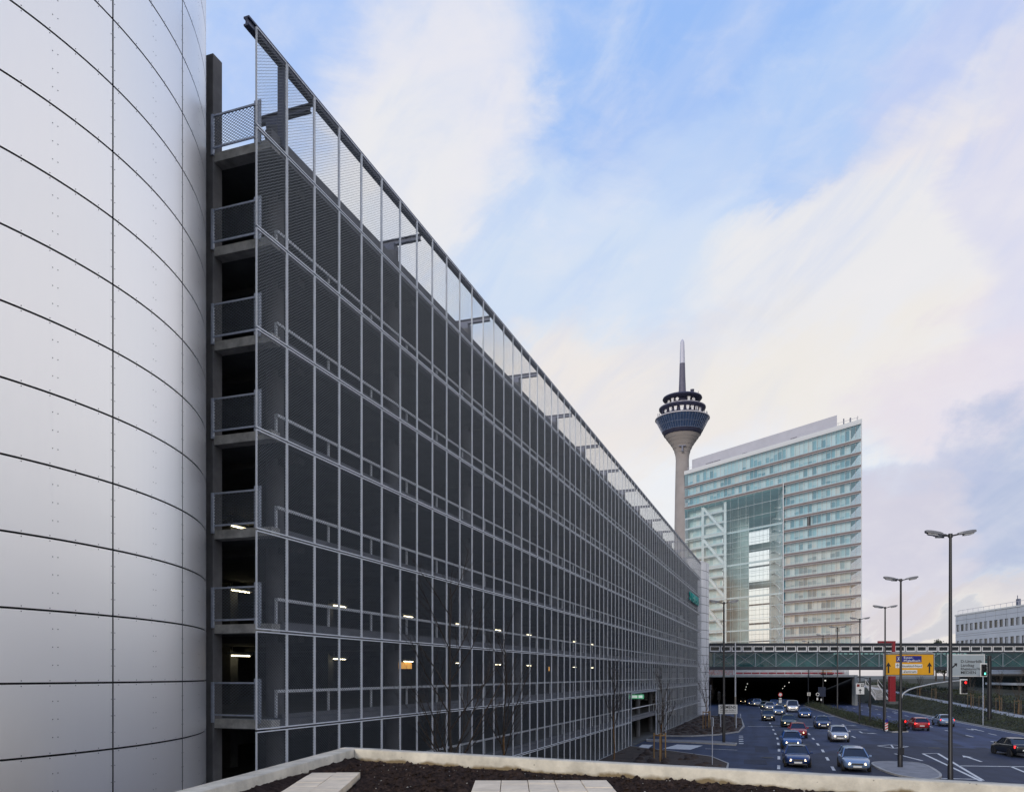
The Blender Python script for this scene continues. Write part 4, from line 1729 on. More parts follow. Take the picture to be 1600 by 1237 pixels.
def window_wall(name, cw, ch, z_off, pal, mull=.05):
    """office windows: cells of varied blinds and glass with mullions, laid out in metres along u and z"""
    m = bpy.data.materials.new(name)
    m.use_nodes = True
    t_ = m.node_tree
    bs = t_.nodes['Principled BSDF']
    bs.inputs['Roughness'].default_value = .35
    uv = t_.nodes.new('ShaderNodeUVMap')
    sp = t_.nodes.new('ShaderNodeSeparateXYZ')
    t_.links.new(uv.outputs[0], sp.inputs[0])

    def mth(op, a, b=None):
        n = t_.nodes.new('ShaderNodeMath')
        n.operation = op
        for i, x in enumerate((a, b)):
            if x is None:
                continue
            if isinstance(x, (int, float)):
                n.inputs[i].default_value = x
            else:
                t_.links.new(x, n.inputs[i])
        return n.outputs[0]
    u = mth('DIVIDE', sp.outputs[0], cw)
    v = mth('DIVIDE', mth('SUBTRACT', sp.outputs[1], z_off), ch)
    cu, cv = mth('FLOOR', u), mth('FLOOR', v)
    fu, fv = mth('FRACT', u), mth('FRACT', v)
    cmb = t_.nodes.new('ShaderNodeCombineXYZ')
    t_.links.new(cu, cmb.inputs[0])
    t_.links.new(cv, cmb.inputs[1])
    wn = t_.nodes.new('ShaderNodeTexWhiteNoise')
    wn.noise_dimensions = '2D'
    t_.links.new(cmb.outputs[0], wn.inputs['Vector'])
    rp = t_.nodes.new('ShaderNodeValToRGB')
    rp.color_ramp.interpolation = 'CONSTANT'
    e = rp.color_ramp.elements
    e[0].position, e[0].color = 0, (*pal[0][1], 1)
    e[1].position, e[1].color = pal[1][0], (*pal[1][1], 1)
    for p_, c_ in pal[2:]:
        q = e.new(p_)
        q.color = (*c_, 1)
    t_.links.new(wn.outputs['Value'], rp.inputs[0])
    # blind drawn to a random height: light upper part
    wn2 = t_.nodes.new('ShaderNodeTexWhiteNoise')
    wn2.noise_dimensions = '3D'
    cm2 = t_.nodes.new('ShaderNodeCombineXYZ')
    t_.links.new(cu, cm2.inputs[0])
    t_.links.new(cv, cm2.inputs[1])
    cm2.inputs[2].default_value = 3.3
    t_.links.new(cm2.outputs[0], wn2.inputs['Vector'])
    up = mth('GREATER_THAN', fv, mth('ADD', mth('MULTIPLY', wn2.outputs['Value'], .9), .25))
    mxa = t_.nodes.new('ShaderNodeMix')
    mxa.data_type = 'RGBA'
    t_.links.new(mth('MULTIPLY', up, .6), mxa.inputs[0])
    t_.links.new(rp.outputs[0], mxa.inputs[6])
    mxa.inputs[7].default_value = (.70, .78, .78, 1)
    # mullions and sill
    ml = mth('LESS_THAN', fu, mull)
    sl = mth('LESS_THAN', fv, .24)
    mxb = t_.nodes.new('ShaderNodeMix')
    mxb.data_type = 'RGBA'
    t_.links.new(mth('MULTIPLY', sl, .75), mxb.inputs[0])
    t_.links.new(mxa.outputs[2], mxb.inputs[6])
    mxb.inputs[7].default_value = (.56, .70, .75, 1)
    mxc = t_.nodes.new('ShaderNodeMix')
    mxc.data_type = 'RGBA'
    t_.links.new(ml, mxc.inputs[0])
    t_.links.new(mxb.outputs[2], mxc.inputs[6])
    mxc.inputs[7].default_value = (.80, .84, .84, 1)
    t_.links.new(mxc.outputs[2], bs.inputs['Base Color'])
    return m


pal_r = [(0, (.08, .22, .29)), (.24, (.18, .38, .46)), (.48, (.32, .55, .62)), (.68, (.48, .66, .71)), (.80, (.70, .78, .80)), (.94, (.74, .70, .66))]
pal_l = [(0, (.44, .62, .65)), (.3, (.58, .72, .73)), (.6, (.70, .78, .77)), (.85, (.78, .80, .77))]
ww_r = window_wall('window_wall', 1.5, 3.48, 69.66, pal_r)
ww_l = window_wall('window_wall_pale', 1.5, 3.48, 69.66, pal_l)


def uvquad(name, P, U, mat, parent):
    me = bpy.data.meshes.new(name)
    me.from_pydata(P, [], [(0, 1, 2, 3)])
    l = me.uv_layers.new(name='UVMap')
    for i, q in enumerate(U):
        l.data[i].uv = q
    me.materials.append(mat)
    return link(name, me, parent)


def wall_ab(name, a0, b0, a1, b1, za, zb, mat):
    L_ = (Vector(tg(a0, b0, 0)) - Vector(tg(a1, b1, 0))).length
    return uvquad(name, [tg(a0, b0, za), tg(a1, b1, za), tg(a1, b1, zb), tg(a0, b0, zb)], [(a0, za), (a0 + L_, za), (a0 + L_, zb), (a0, zb)], mat, gate)


levels = [69.66 - 3.48 * k for k in range(18)]
A1, A2 = 25.1, 47.5
DEP = 45.0
# inner window walls behind the glass skin
wall_ab('inner_wall', 2.6, 1.3, A1, 1.3, 8, 62.7, ww_r)
wall_ab('inner_wall', 2.6, 1.3, TL - 1.5, 1.3, 62.7, ZR, ww_r)
wall_ab('inner_wall', 2.6, 1.3, 2.4, DEP, 8, ZR, ww_r)
wall_ab('inner_wall', A1, 1.3, A1, DEP, 8, 62.7, ww_l)
wall_ab('inner_wall', A2 + 1, 4.0, TL - 1.5, 4.0, 8, 62.2, ww_l)
wall_ab('inner_wall', A2 + 1, 4.0, A2 + 1, DEP, 8, 62.2, ww_l)
wall_ab('inner_wall', TL - 1.5, 1.3, TL - 1.5, DEP, 8, ZR, ww_l)
# floors: brown grey bands on the right tower and along the top storeys
for i, z in enumerate(levels):
    b = MB()
    aend = TL + .2 if i < 3 else A1 + .25
    b.box(-.15, aend, -.28, 1.25, z - .42, z, tg)
    b.build('floor_band', band_m, gate)
    b = MB()
    b.box(-.2, aend + .05, -.42, -.05, z + .003, z + .13, tg)
    b.box(-.15, aend, -.34, -.285, z - .60, z - .46, tg)
    b.build('floor_edge', band_l, gate)
    b = MB()
    b.box(.1, A1 - .1, 1.35, DEP, z - .35, z - .05, tg)
    b.build('floor_slab', core_m, gate)
    if i >= 3:
        b = MB()
        b.box(A2 + .5, TL - .2, 1.0, DEP, z - .42, z - .02, tg)
        b.build('tower_floor', white_m, gate)
# roof, parapet and plant storey
b = MB(); b.box(-.3, TL + .3, -.45, DEP, ZR, ZR + .35, tg); b.build('roof', white_m, gate)
b = MB(); b.box(-.3, TL + .3, -.5, -.2, ZR + .35, ZR + 1.25, tg); b.build('roof_parapet', white_m, gate)
plant = M('plant_cladding', (.50, .49, .53), .6, .15, var=.06, scale=.3)
b = MB(); b.box(5.6, 62.0, 8, 30, ZR + .35, 80.2, tg); ph_ = b.build('plant_storey', plant, gate)
for (a, w, za, zb) in ((19.2, 2.2, 75.3, 77.6), (38, 2.0, 75.3, 77.4), (49.2, 6.5, 75.3, 77.6)):
    b = MB()
    for k in range(6):
        b.box(a, a + w, 7.9, 7.99, za + k * (zb - za) / 6, za + (k + .6) * (zb - za) / 6, tg)
    b.build('louvre', M('louvre_grey', (.20, .20, .24), .6, var=.1), ph_)
b = MB()
for k in range(34):
    b.box(1 + k * 1.9, 1.08 + k * 1.9, .4, .48, ZR + .35, ZR + 2.2, tg)
b.box(.5, TL - 1, .42, .46, ZR + 2.1, ZR + 2.2, tg)
b.build('roof_railing', plant, gate)
b = MB(); b.box(2.2, 2.6, 3, 3.4, ZR + .35, 77.0, tg); b.box(4.1, 4.4, 4, 4.3, ZR + .35, 77.6, tg); b.box(.6, .7, 1, 1.1, ZR + .3, 76.4, tg); b.build('roof_mast', dark_steel, gate)
# glass skins
def pane(a0, b0, a1, b1, za, zb, mat, name):
    q = MB(); q.poly([tg(a0, b0, za), tg(a0, b0, zb), tg(a1, b1, zb), tg(a1, b1, za)]); return q.build(name, mat, gate)


pane(-.02, 0, A1, 0, 8, 62.6, outer, 'glass_skin')
pane(-.02, 0, TL, 0, 62.75, ZR, outer, 'glass_skin')
pane(-.02, DEP, -.02, .02, 8, ZR, outer, 'glass_skin')
pane(A1 + .2, 0, TL, 0, 8, 62.15, hall, 'hall_glass')
# slim bars of the skin
b = MB()
for k in range(1, 17):
    a = k * 1.5
    b.box(a - .035, a + .035, -.09, -.03, 8, 62.2, tg)
for k in range(1, int(TL / 1.5)):
    a = k * 1.5
    b.box(a - .035, a + .035, -.09, -.03, 62.8, ZR, tg)
b.build('glazing_frame', band_l, gate)
b = MB(); b.box(A1 - .05, A1 + .25, -.5, .3, 8, 62.9, tg); b.box(-.3, -.05, -.5, -.1, 8, ZR, tg); b.build('corner_post', white_m, gate)
hb = M('hall_bar', (.66, .74, .75), .5, .2, var=.1)
b = MB()
k = 0
z = 62.0
while z > 9:
    b.box(A1 + .3, TL, -.07, -.03, z - .04, z + .04, tg)
    z -= 3.48
for k in range(0, 13):
    a = A1 + 1.6 + k * 3.1
    b.box(a - .03, a + .03, -.06, -.03, 8, 62.1, tg)
b.build('hall_frame', hb, gate)
# hall soffit and the upper block hung inside
b = MB(); b.box(A1, TL, .5, DEP, 61.7, 62.2, tg); b.build('hall_soffit', core_m, gate)
b = MB(); b.box(A1 + .3, A1 + 15.5, 20, DEP, 57.5, 61.7, tg); b.build('hung_block', core_m, gate)
# far opening: bridges across the hall and bars of the rear glass
for (zb, th, dd) in ((50.2, 2.0, 40), (37.0, 2.0, 40)):
    b = MB(); b.box(A1, A2, dd, DEP, zb, zb + th, tg); b.build('hall_bridge', M('bridge_grey', (.30, .36, .37), .6, var=.1), gate)
b = MB()
for z in [57.3 - 1.74 * k for k in range(29)]:
    b.box(A1, A2, DEP - .05, DEP, z - .05, z + .05, tg)
for k in range(14):
    a = A1 + .8 + k * 1.7
    b.box(a - .04, a + .04, DEP - .06, DEP, 8, 57.5, tg)
b.build('rear_frame', hb, gate)
for z in (44.5, 31.0, 24.3, 18.0):
    b = MB(); b.box(A1, A2, DEP - .3, DEP - .1, z, z + .55, tg); b.build('rear_rail', dark_steel, gate)
# lift core standing in the hall
lc = M('lift_core_glass', (.36, .47, .48), .25, var=.5, scale=.12)
b = MB(); b.box(36.6, 46.5, 18, 42, 8, 61.7, tg); core = b.build('lift_core', lc, gate)
b = MB()
for z in levels[2:]:
    b.box(36.4, 46.7, 17.7, 17.95, z - .15, z + .15, tg)
for a in (36.4, 39.8, 43.2, 46.4):
    b.box(a, a + .3, 17.6, 17.98, 8, 61.7, tg)
b.build('core_frame', hb, core)
# mega frame of the left tower: columns, beams and diagonals behind the glass
wm = M('mega_frame', (.74, .77, .77), .6, .05, var=.1, scale=.3)
for a in (A2, 57.2):
    b = MB(); b.box(a - .55, a + .55, 1.0, 2.0, 8, 62.0, tg); b.build('frame_column', wm, gate)
zz = 62.0
for k in range(5):
    zt = zz - k * 10.44
    zb = zt - 10.44
    b = MB(); b.bar(tg(57.0, 1.5, zt - .4), tg(A2 + .2, 1.5, zb + .6), .7, .8); b.build('frame_diagonal', wm, gate)
    b = MB(); b.box(A2, 57.2, 1.2, 1.8, zb - .3, zb + .3, tg); b.build('frame_beam', wm, gate)
    b = MB(); b.box(A1 + .2, TL, 2.2, 2.6, zb - .22, zb + .22, tg); b.build('tie_beam', hb, gate)
# stairs on the side of the right tower, seen through the hall
for k in range(14):
    z = 60 - k * 3.48
    b = MB(); b.bar(tg(A1 + .6, 5, z - 3.2), tg(A1 + .6, 21, z + .1), .35, .4); b.build('stair_flight', wm, gate)
    b = MB(); b.box(A1 + .1, A1 + 1.4, 21, 27, z + .0, z + .18, tg); b.build('stair_landing', wm, gate)
# dark open lobby storey near the bottom
b = MB(); b.box(.5, A1 - .3, .6, .7, 8, 12.6, tg); b.build('lobby_glass', dark_glass, gate)
b = MB(); b.box(16.4, 17.5, -.25, -.1, levels[5] - 3.0, levels[5] - .5, tg) if False else b.box(15.8, 16.9, -.08, -.04, levels[6] + .2, levels[6] + 2.8, tg); b.build('open_window', M('open_dark', (.05, .05, .05), .6, var=0), gate)

# ------------------------------------------------------------------ telecommunications tower
TXY = (119.0, 559.0)
tw_ = thing('radio_tower', 'very tall concrete radio tower with a glazed pod, dishes and a pale mast', 'radio tower', (TXY[0], TXY[1], 0))
tconc = M('tower_concrete', (.30, .275, .27), .85, var=.12, scale=.09)
tdark = M('tower_deck', (.035, .037, .075), .6, .1, var=.2, scale=.3)
tglass = M('pod_glass', (.035, .062, .135), .12, var=.3, scale=.5, spec=.8)
trim = M('pod_trim', (.50, .48, .52), .6, var=.05)
shaft = [(9.0, 0), (7.3, 25), (6.3, 60), (5.6, 95), (5.05, 130), (4.6, 152), (4.5, 156), (4.75, 159), (5.6, 162.5), (7.3, 166), (9.4, 169), (11.0, 171.2), (12.2, 173)]
b = MB(); b.lathe(shaft, 48); b.build('shaft', tconc, tw_, smooth=50)
b = MB()
for z in (161.5, 164, 166.5, 169, 171):
    r = np.interp(z, [p[1] for p in shaft], [p[0] for p in shaft]) + .06
    b.lathe([(r, z - .12), (r + .1, z), (r + .05, z + .12)], 48)
b.build('shaft_ring', M('ring_grey', (.28, .26, .26), .8, var=.1), tw_, smooth=50)
b = MB(); b.lathe([(12.2, 173), (12.6, 173.2), (13.7, 175.6)], 64); b.build('lower_band', tdark, tw_, smooth=40)
b = MB(); b.lathe([(13.7, 175.6), (15.6, 179.6), (18.2, 184.2)], 64); pod = b.build('pod_glazing', tglass, tw_, smooth=40)
b = MB()
for k in range(54):
    a = 2 * math.pi * k / 54
    b.bar((13.75 * math.cos(a), 13.75 * math.sin(a), 175.6), (18.25 * math.cos(a), 18.25 * math.sin(a), 184.2), .16, .16)
for z, r in ((175.7, 13.85), (179.6, 15.7)):
    b.lathe([(r, z - .1), (r + .12, z), (r + .02, z + .14)], 64)
b.build('pod_frame', M('pod_bar', (.20, .24, .36), .5, .2, var=.1), pod)
b = MB(); b.lathe([(18.2, 184.2), (18.75, 184.4), (18.7, 185.0), (18.0, 185.1), (6, 185.3)], 64); b.build('pod_rim', trim, tw_, smooth=40)
b = MB(); b.lathe([(8, 185.2), (11.2, 186.5), (12.4, 189.5), (15.4, 190.8), (16.0, 191.6), (15.8, 192.2), (5, 192.4)], 64); b.build('lower_platform', tdark, tw_, smooth=40)
b = MB(); b.lathe([(5.0, 192.3), (8.0, 193.2), (9.5, 196.4), (12.9, 197.8), (13.6, 198.8), (13.3, 199.6), (2.5, 199.9)], 64); b.build('upper_platform', tdark, tw_, smooth=40)
b = MB(); b.lathe([(15.82, 192.2), (16.05, 192.3), (16.0, 192.6), (15.7, 192.6)], 64); b.build('platform_rim', trim, tw_, smooth=40)
b = MB(); b.lathe([(2.75, 199.5), (2.45, 206), (2.1, 215), (1.85, 223.6)], 20); b.build('lower_mast', M('mast_dark', (.10, .095, .14), .6, var=.15, scale=.3), tw_, smooth=50)
b = MB(); b.lathe([(1.85, 223.6), (1.6, 233), (1.35, 238.5), (.9, 239.8), (.2, 240.6)], 20); b.build('upper_mast', M('mast_pale', (.48, .48, .56), .5, .1, var=.06), tw_, smooth=50)
dish_m = M('dish_white', (.70, .70, .72), .5, var=.06)
view = math.atan2(-TXY[1], -TXY[0])
def tdish(ang, z, rad, size, horn):
    a = view + ang
    c = Vector((rad * math.cos(a), rad * math.sin(a), z))
    d = Vector((math.cos(a), math.sin(a), -.05)).normalized()
    b = MB()
    if horn:
        s = Vector((-math.sin(a), math.cos(a), 0))
        up = Vector((0, 0, 1))
        w, h = size * .75, size
        vs = [c - s * w + up * h, c + s * w + up * h, c + s * w * .6 - up * h, c - s * w * .6 - up * h]
        vs += [v + d * .9 for v in vs]
        b.add(vs, [(3, 2, 1, 0), (4, 5, 6, 7), (0, 1, 5, 4), (1, 2, 6, 5), (2, 3, 7, 6), (3, 0, 4, 7)])
    else:
        b.tube([c, c + d * .8], [size, size * .9], 18)
    b.build('dish', dish_m, tw_)
for ang, sz, hn in ((-.62, 1.4, 1), (-.34, 1.5, 1), (-.02, 1.9, 1), (.27, 1.5, 1), (.52, 1.55, 1), (.80, 1.4, 1), (1.08, 1.3, 1), (-1.0, 1.2, 0)):
    tdish(ang, 188.9, 12.9, sz, hn)
for ang, sz, hn in ((-1.05, 1.1, 0), (-.65, 1.4, 1), (-.32, 1.2, 0), (.42, 1.3, 1), (.80, 1.1, 0)):
    tdish(ang, 195.8, 10.2, sz, hn)
b = MB()
for k in range(16):
    a = view - 1.9 + k * .25
    b.bar((16.9 * math.cos(a), 16.9 * math.sin(a), 185), (16.9 * math.cos(a), 16.9 * math.sin(a), 187.6 + (k % 3) * .6), .35)
a = view + 1.0
b.tube([(8 * math.cos(a), 8 * math.sin(a), 199.5), (8 * math.cos(a), 8 * math.sin(a), 203.5)], [.8, 1.4], 10)
b.bar((11 * math.cos(a + .4), 11 * math.sin(a + .4), 199.5), (11 * math.cos(a + .4), 11 * math.sin(a + .4), 203.0), .25)
b.build('aerial', tdark, tw_)
b = MB()
b.box(-.9, .9, -.5, .5, 160.5, 161.0); b.box(-.5, .5, -.5, .5, 161.0, 164); b.box(-2.4, 2.4, -.4, .4, 164.0, 164.6)
o = b.build('service_cradle', dark_steel, tw_)
o.rotation_euler.z = view + math.pi / 2
o.location = (7.2 * math.cos(view), 7.2 * math.sin(view), 0)

# ------------------------------------------------------------------ pale office block beyond the path
ob = thing('office_building', 'pale panelled office block with rows of dark windows behind the footbridge', 'office building')
OA, OB = Vector((99.8, 180.0)), Vector((85.1, -40.0))  # lengthened out of view to darken the drum's lower reflections
OU = (OB - OA).normalized()
OL = (OB - OA).length
ON = Vector((-OU.y, OU.x)) * -1        # pointing away from the road
if ON.x < 0:
    ON = -ON


def og(u, d, z):
    p = OA + OU * u + ON * d
    return (p.x, p.y, z)


pale = M('panel_pale', (.52, .55, .62), .45, .15, var=.06, scale=.25)
rows_ = [(6.45 + (HZ - 986.6) * .144, 6.45 + (HZ - 976) * .144)]
ztop = 19.6
b = MB()
zs = [7.4]
sill = rows_[0][0]
wt = rows_[0][1]
strips = [(wt, ztop), (wt - 3.6, sill), (7.2, sill - 3.6)]
for (za, zb) in strips:
    b.box(0, OL, 0, .3, za, zb, og)
wpitch = 1.98
nwin = int(OL / wpitch)
for (za, zb) in ((sill, wt), (sill - 3.6, wt - 3.6)):
    for k in range(nwin + 1):
        u = k * wpitch
        b.box(max(0, u - .34), min(OL, u + .34), .0, .3, za, zb, og)
b.build('wall', pale, ob)
b = MB(); b.box(0, OL, 3, 4, -2, ztop - .2, og); b.build('core_wall', concrete_dark, ob)
b = MB(); b.box(-.15, .15, .31, 22, 7.2, ztop, og); b.build('end_wall', pale, ob)
b = MB(); b.box(-.2, OL, -.12, 22, ztop, ztop + .3, og); b.build('roof', white_m, ob)
b = MB()
for k in range(40):
    b.box(k * 2.2, k * 2.2 + .06, .5, .56, ztop + .3, ztop + 1.2, og)
b.box(0, OL, .5, .55, ztop + 1.15, ztop + 1.22, og)
b.build('roof_railing', plant, ob)
b = MB(); b.box(20.5, 21.3, 2, 2.5, ztop + .3, ztop + 1.9, og); b.box(20.9, 21.0, 2, 2.1, ztop + .3, ztop + 2.6, og); b.build('roof_aerial', dark_steel, ob)
seam = M('panel_seam', (.10, .11, .14), .7, var=0)
b = MB()
for z in (wt + .9, sill - .75, wt - 3.6 + .9):
    b.box(0, OL, -.012, -.002, z, z + .05, og)
for k in range(0, nwin, 2):
    b.box(k * wpitch + .97, k * wpitch + 1.0, -.012, -.002, wt + .03, ztop - .02, og)
b.build('panel_seam', seam, ob)
blind = M('blind_grey', (.30, .31, .33), .7, var=.2)
for (za, zb) in ((sill, wt), (sill - 3.6, wt - 3.6)):
    for k in range(nwin):
        if k > 22 or (zb < 14 and k > 18):
            break
        u0, u1 = k * wpitch + .34, (k + 1) * wpitch - .34
        w_ = MB(); w_.box(u0 + .07, u1 - .07, .16, .18, za + .07, zb - .07, og); wo = w_.build('window', dark_glass, ob)
        w_ = MB()
        w_.box(u0, u0 + .07, .08, .2, za, zb, og); w_.box(u1 - .07, u1, .08, .2, za, zb, og); w_.box(u0, u1, .08, .2, za, za + .07, og); w_.box(u0, u1, .08, .2, zb - .07, zb, og)
        w_.build('window_frame', seam, wo)
        if rng.random() < .55:
            x_ = rng.uniform(.1, .4)
            w_ = MB(); w_.box(u0 + .3, u1 - .25, .145, .155, za + .25 * rng.random(), zb - .1, og); w_.build('blind', blind, wo)
b = MB(); b.box(0, OL, .8, .9, -1, 7.2, og); b.build('lower_glass', dark_glass, ob)
b = MB(); b.box(10, OL, .0, .8, 6.55, 7.45, og) if False else b.box(14, OL, -.6, .8, 4.4, 4.85, og); b.build('canopy_edge', pale, ob)
b = MB(); b.box(12, OL, -.3, .75, 6.6, 7.15, og); b.build('fascia', pale, ob)

# red steel pylon by the path
py_ = thing('red_pylon', 'tall plain red steel pylon rising beyond the hedge before the footbridge', 'pylon', at(1393.5, 1093, 138))
py_.location.z = 1.7
b = MB(); b.box(-.48, .48, -.4, .4, 0, 7.0); b.box(.1, .48, -.3, .3, 7.0, 10.2); b.build('shaft', M('pylon_red', (.22, .008, .014), .5, var=.15), py_, bevel=.03)
b = MB(); b.box(-2.4, .56, -.2, .2, 10.2, 10.55); b.build('arm', M('pylon_arm_red', (.20, .012, .018), .5, var=.15), py_)
b = MB(); b.box(-.8, .8, -.7, .7, -.3, .15); b.build('plinth', concrete_dark, py_)
# white stairway beside the pylon
st = thing('stairway', 'pale open stairway climbing the bank beside the red pylon', 'stairs', at(1377, 1090, 146))
st.location.z = 1.9
b = MB()
for k in range(14):
    b.box(-1.0, 1.3, k * .3, k * .3 + .32, k * .19, k * .19 + .06)
b.build('step', ww, st)
for x in (-1.0, 1.3):
    b = MB(); b.bar((x, 0, .0), (x, 4.2, 2.66), .08, .25); b.bar((x, 0, 1.0), (x, 4.2, 3.66), .05); b.bar((x, 0, 0), (x, 0, 1.0), .05); b.bar((x, 4.2, 2.6), (x, 4.2, 3.66), .05); b.build('side_rail', ww, st)

# leafy trees beyond the footbridge
def leafy_tree(loc, h, r, label, seed, n=2600):
    t = thing('leafy_tree', label, 'tree', loc, 0, 'leafy trees beyond the footbridge')
    rg = random.Random(seed)
    b = MB()
    b.tube([(0, 0, -.3), (.1, 0, h * .3), (.05, .1, h * .62)], [.28, .2, .1], 9)
    for k in range(9):
        a = rg.random() * 6.28
        z = h * rg.uniform(.3, .6)
        b.tube([(0, 0, z), (r * .35 * math.cos(a), r * .35 * math.sin(a), z + h * .12), (r * .75 * math.cos(a), r * .75 * math.sin(a), z + h * .26)], [.1, .06, .02], 5)
    b.build('trunk', bark, t, smooth=50)
    cs = [(rg.gauss(0, r * .42), rg.gauss(0, r * .42), h * rg.uniform(.45, .95), r * rg.uniform(.22, .42)) for _ in range(17)]

    def smp(n_, g_):
        idx = g_.integers(0, len(cs), n_)
        C_ = np.array(cs)[idx]
        d = g_.normal(size=(n_, 3))
        d /= np.linalg.norm(d, axis=1)[:, None]
        return C_[:, :3] + d * (C_[:, 3] * g_.random(n_) ** .4)[:, None]
    leaf_cloud('crown', n, smp, .2, [leaf, leaf2], t, seed)


for i, (px, ptop, Y, h, r, lab) in enumerate(((1462, 1001, 215, 13.5, 2.2, 'narrow leafy tree whose top shows over the footbridge, nearer the red pylon'), (1475, 997, 205, 15.2, 3.2, 'broad leafy tree whose top shows over the footbridge beside the office block'))):
    p = at(px, ptop, Y)
    leafy_tree((p.x, p.y, p.z - h), h, r, lab, 40 + i)
# ------------------------------------------------------------------ street lamps
def lamp_post(px, Y, ztop, label, heads, zbase=0., proto={}):
    x = (px - 800) / F * Y
    key = (heads, round(ztop - zbase, 2))
    if key in proto:
        return copy_thing(proto[key], (x, Y, zbase), 0, label)
    t = thing('street_lamp', label, 'street lamp', (x, Y, zbase), 0, 'dark street lamps along the road')
    h = ztop - zbase
    b = MB()
    b.tube([(0, 0, 0), (0, 0, 1.5), (0, 0, 1.6), (0, 0, h)], [.145, .145, .115, .075], 14)
    b.build('pole', black_paint, t, smooth=40)
    b = MB(); b.tube([(0, 0, h - .05), (0, 0, h + .16)], [.12, .11], 12); b.build('collar', black_paint, t, smooth=40)
    for ang in heads:
        c, s = math.cos(R(ang)), math.sin(R(ang))

        def T(u, v, z, c=c, s=s):
            return (u * c - v * s, u * s + v * c, h + z)
        b = MB()
        b.bar(T(.06, 0, .04), T(.42, 0, .12), .07, .08)
        b.build('arm', black_paint, t)
        # flat housing, tilted up towards its end, with a dark skirt and a lens beneath
        b = MB()
        pr = [(.40, .10, .10, .20), (.60, .17, .11, .26), (1.05, .19, .17, .34), (1.28, .16, .22, .36), (1.34, .10, .25, .35)]
        vs = []
        for (u, w, z0, z1) in pr:
            vs += [T(u, -w, z0), T(u, w, z0), T(u, w * .82, z1), T(u, -w * .82, z1)]
        fs = [(0, 1, 2, 3), (19, 18, 17, 16)]
        for i in range(len(pr) - 1):
            for k in range(4):
                a, d = i * 4 + k, i * 4 + (k + 1) % 4
                fs.append((d, a, a + 4, d + 4))
        b.add(vs, fs)
        hd = b.build('lamp_head', lamp_grey, t, bevel=.012)
        b = MB()
        vs = []
        for (u, w, z0, z1) in [(.68, .11, .04, .135), (.8, .14, .05, .15), (1.12, .14, .10, .20), (1.22, .09, .14, .23)]:
            vs += [T(u, -w, z0), T(u, w, z0), T(u, w, z1), T(u, -w, z1)]
        fs = [(0, 1, 2, 3), (15, 14, 13, 12)]
        for i in range(3):
            for k in range(4):
                a, d = i * 4 + k, i * 4 + (k + 1) % 4
                fs.append((d, a, a + 4, d + 4))
        b.add(vs, fs)
        b.build('lens', lens_m, hd)
    proto[key] = t
    return t


lamp_grey = M('lamp_housing', (.17, .17, .18), .5, .2, var=.1)
lens_m = M('lamp_lens', (.30, .31, .33), .15, var=.1)
H3 = (-4, 176, 96)
H2 = (-4, 176)
lamp_post(1485, 43.8, 14.0, 'largest dark street lamp, its post crossing the grey direction sign', H3)
lamp_post(1407.5, 64.4, 14.0, 'dark street lamp rising behind the traffic island before the yellow sign', H3)
lamp_post(1383, 91, 14.0, 'dark street lamp at the tip of the hedge strip beside the striped marker', H3)
lamp_post(1343.5, 110, 14.0, 'dark street lamp standing in the hedge, just past the hedge tip', H2)
lamp_post(1308.5, 130, 14.0, 'dark street lamp in the middle of the hedge before the glass office block', H2)
lamp_post(1286, 156, 14.0, 'dark street lamp close to the tunnel mouth, second smallest of those in the hedge', H2)
lamp_post(1263, 166.5, 13.2, 'smallest dark street lamp, beside the tunnel mouth under the glass office block', H2)
lamp_post(1131, 75, 13.1, 'dark street lamp on the grass tip beside the entrance road, before the white drum', (-2, 178))

# ------------------------------------------------------------------ direction signs
sign_back = M('sign_back_grey', (.32, .33, .35), .5, .4, var=.08)
yellow = M('sign_yellow', (.62, .30, .006), .5, var=.07, scale=.8)
blue = M('sign_blue', (.010, .012, .16), .5, var=.1)
grey_s = M('sign_grey', (.30, .34, .36), .5, var=.06, scale=.8)


def flat(mb, x0, x1, z0, z1, y=0.):
    mb.box(x0, x1, y - .012, y, z0, z1)


def arrow_up(parent, x, z0, z1, w, y, mat, ang=0.):
    b = MB()
    h = z1 - z0
    pts = [(-w * .17, 0), (w * .17, 0), (w * .17, h * .64), (w * .5, h * .64 - w * .16), (w * .5, h * .66), (0, h), (-w * .5, h * .66), (-w * .5, h * .64 - w * .16), (-w * .17, h * .64)]
    c, s = math.cos(ang), math.sin(ang)
    cz = h / 2
    pp = [(x + u * c + (v - cz) * s, y, z0 + cz - u * s + (v - cz) * c) for u, v in pts]
    qq = [(p[0], y - .012, p[2]) for p in pp]
    n = len(pp)
    b.add(pp + qq, [tuple(range(n)), tuple(range(n, 2 * n))[::-1]] + [(i, (i + 1) % n, (i + 1) % n + n, i + n) for i in range(n)])
    return b.build('arrow', mat, parent)


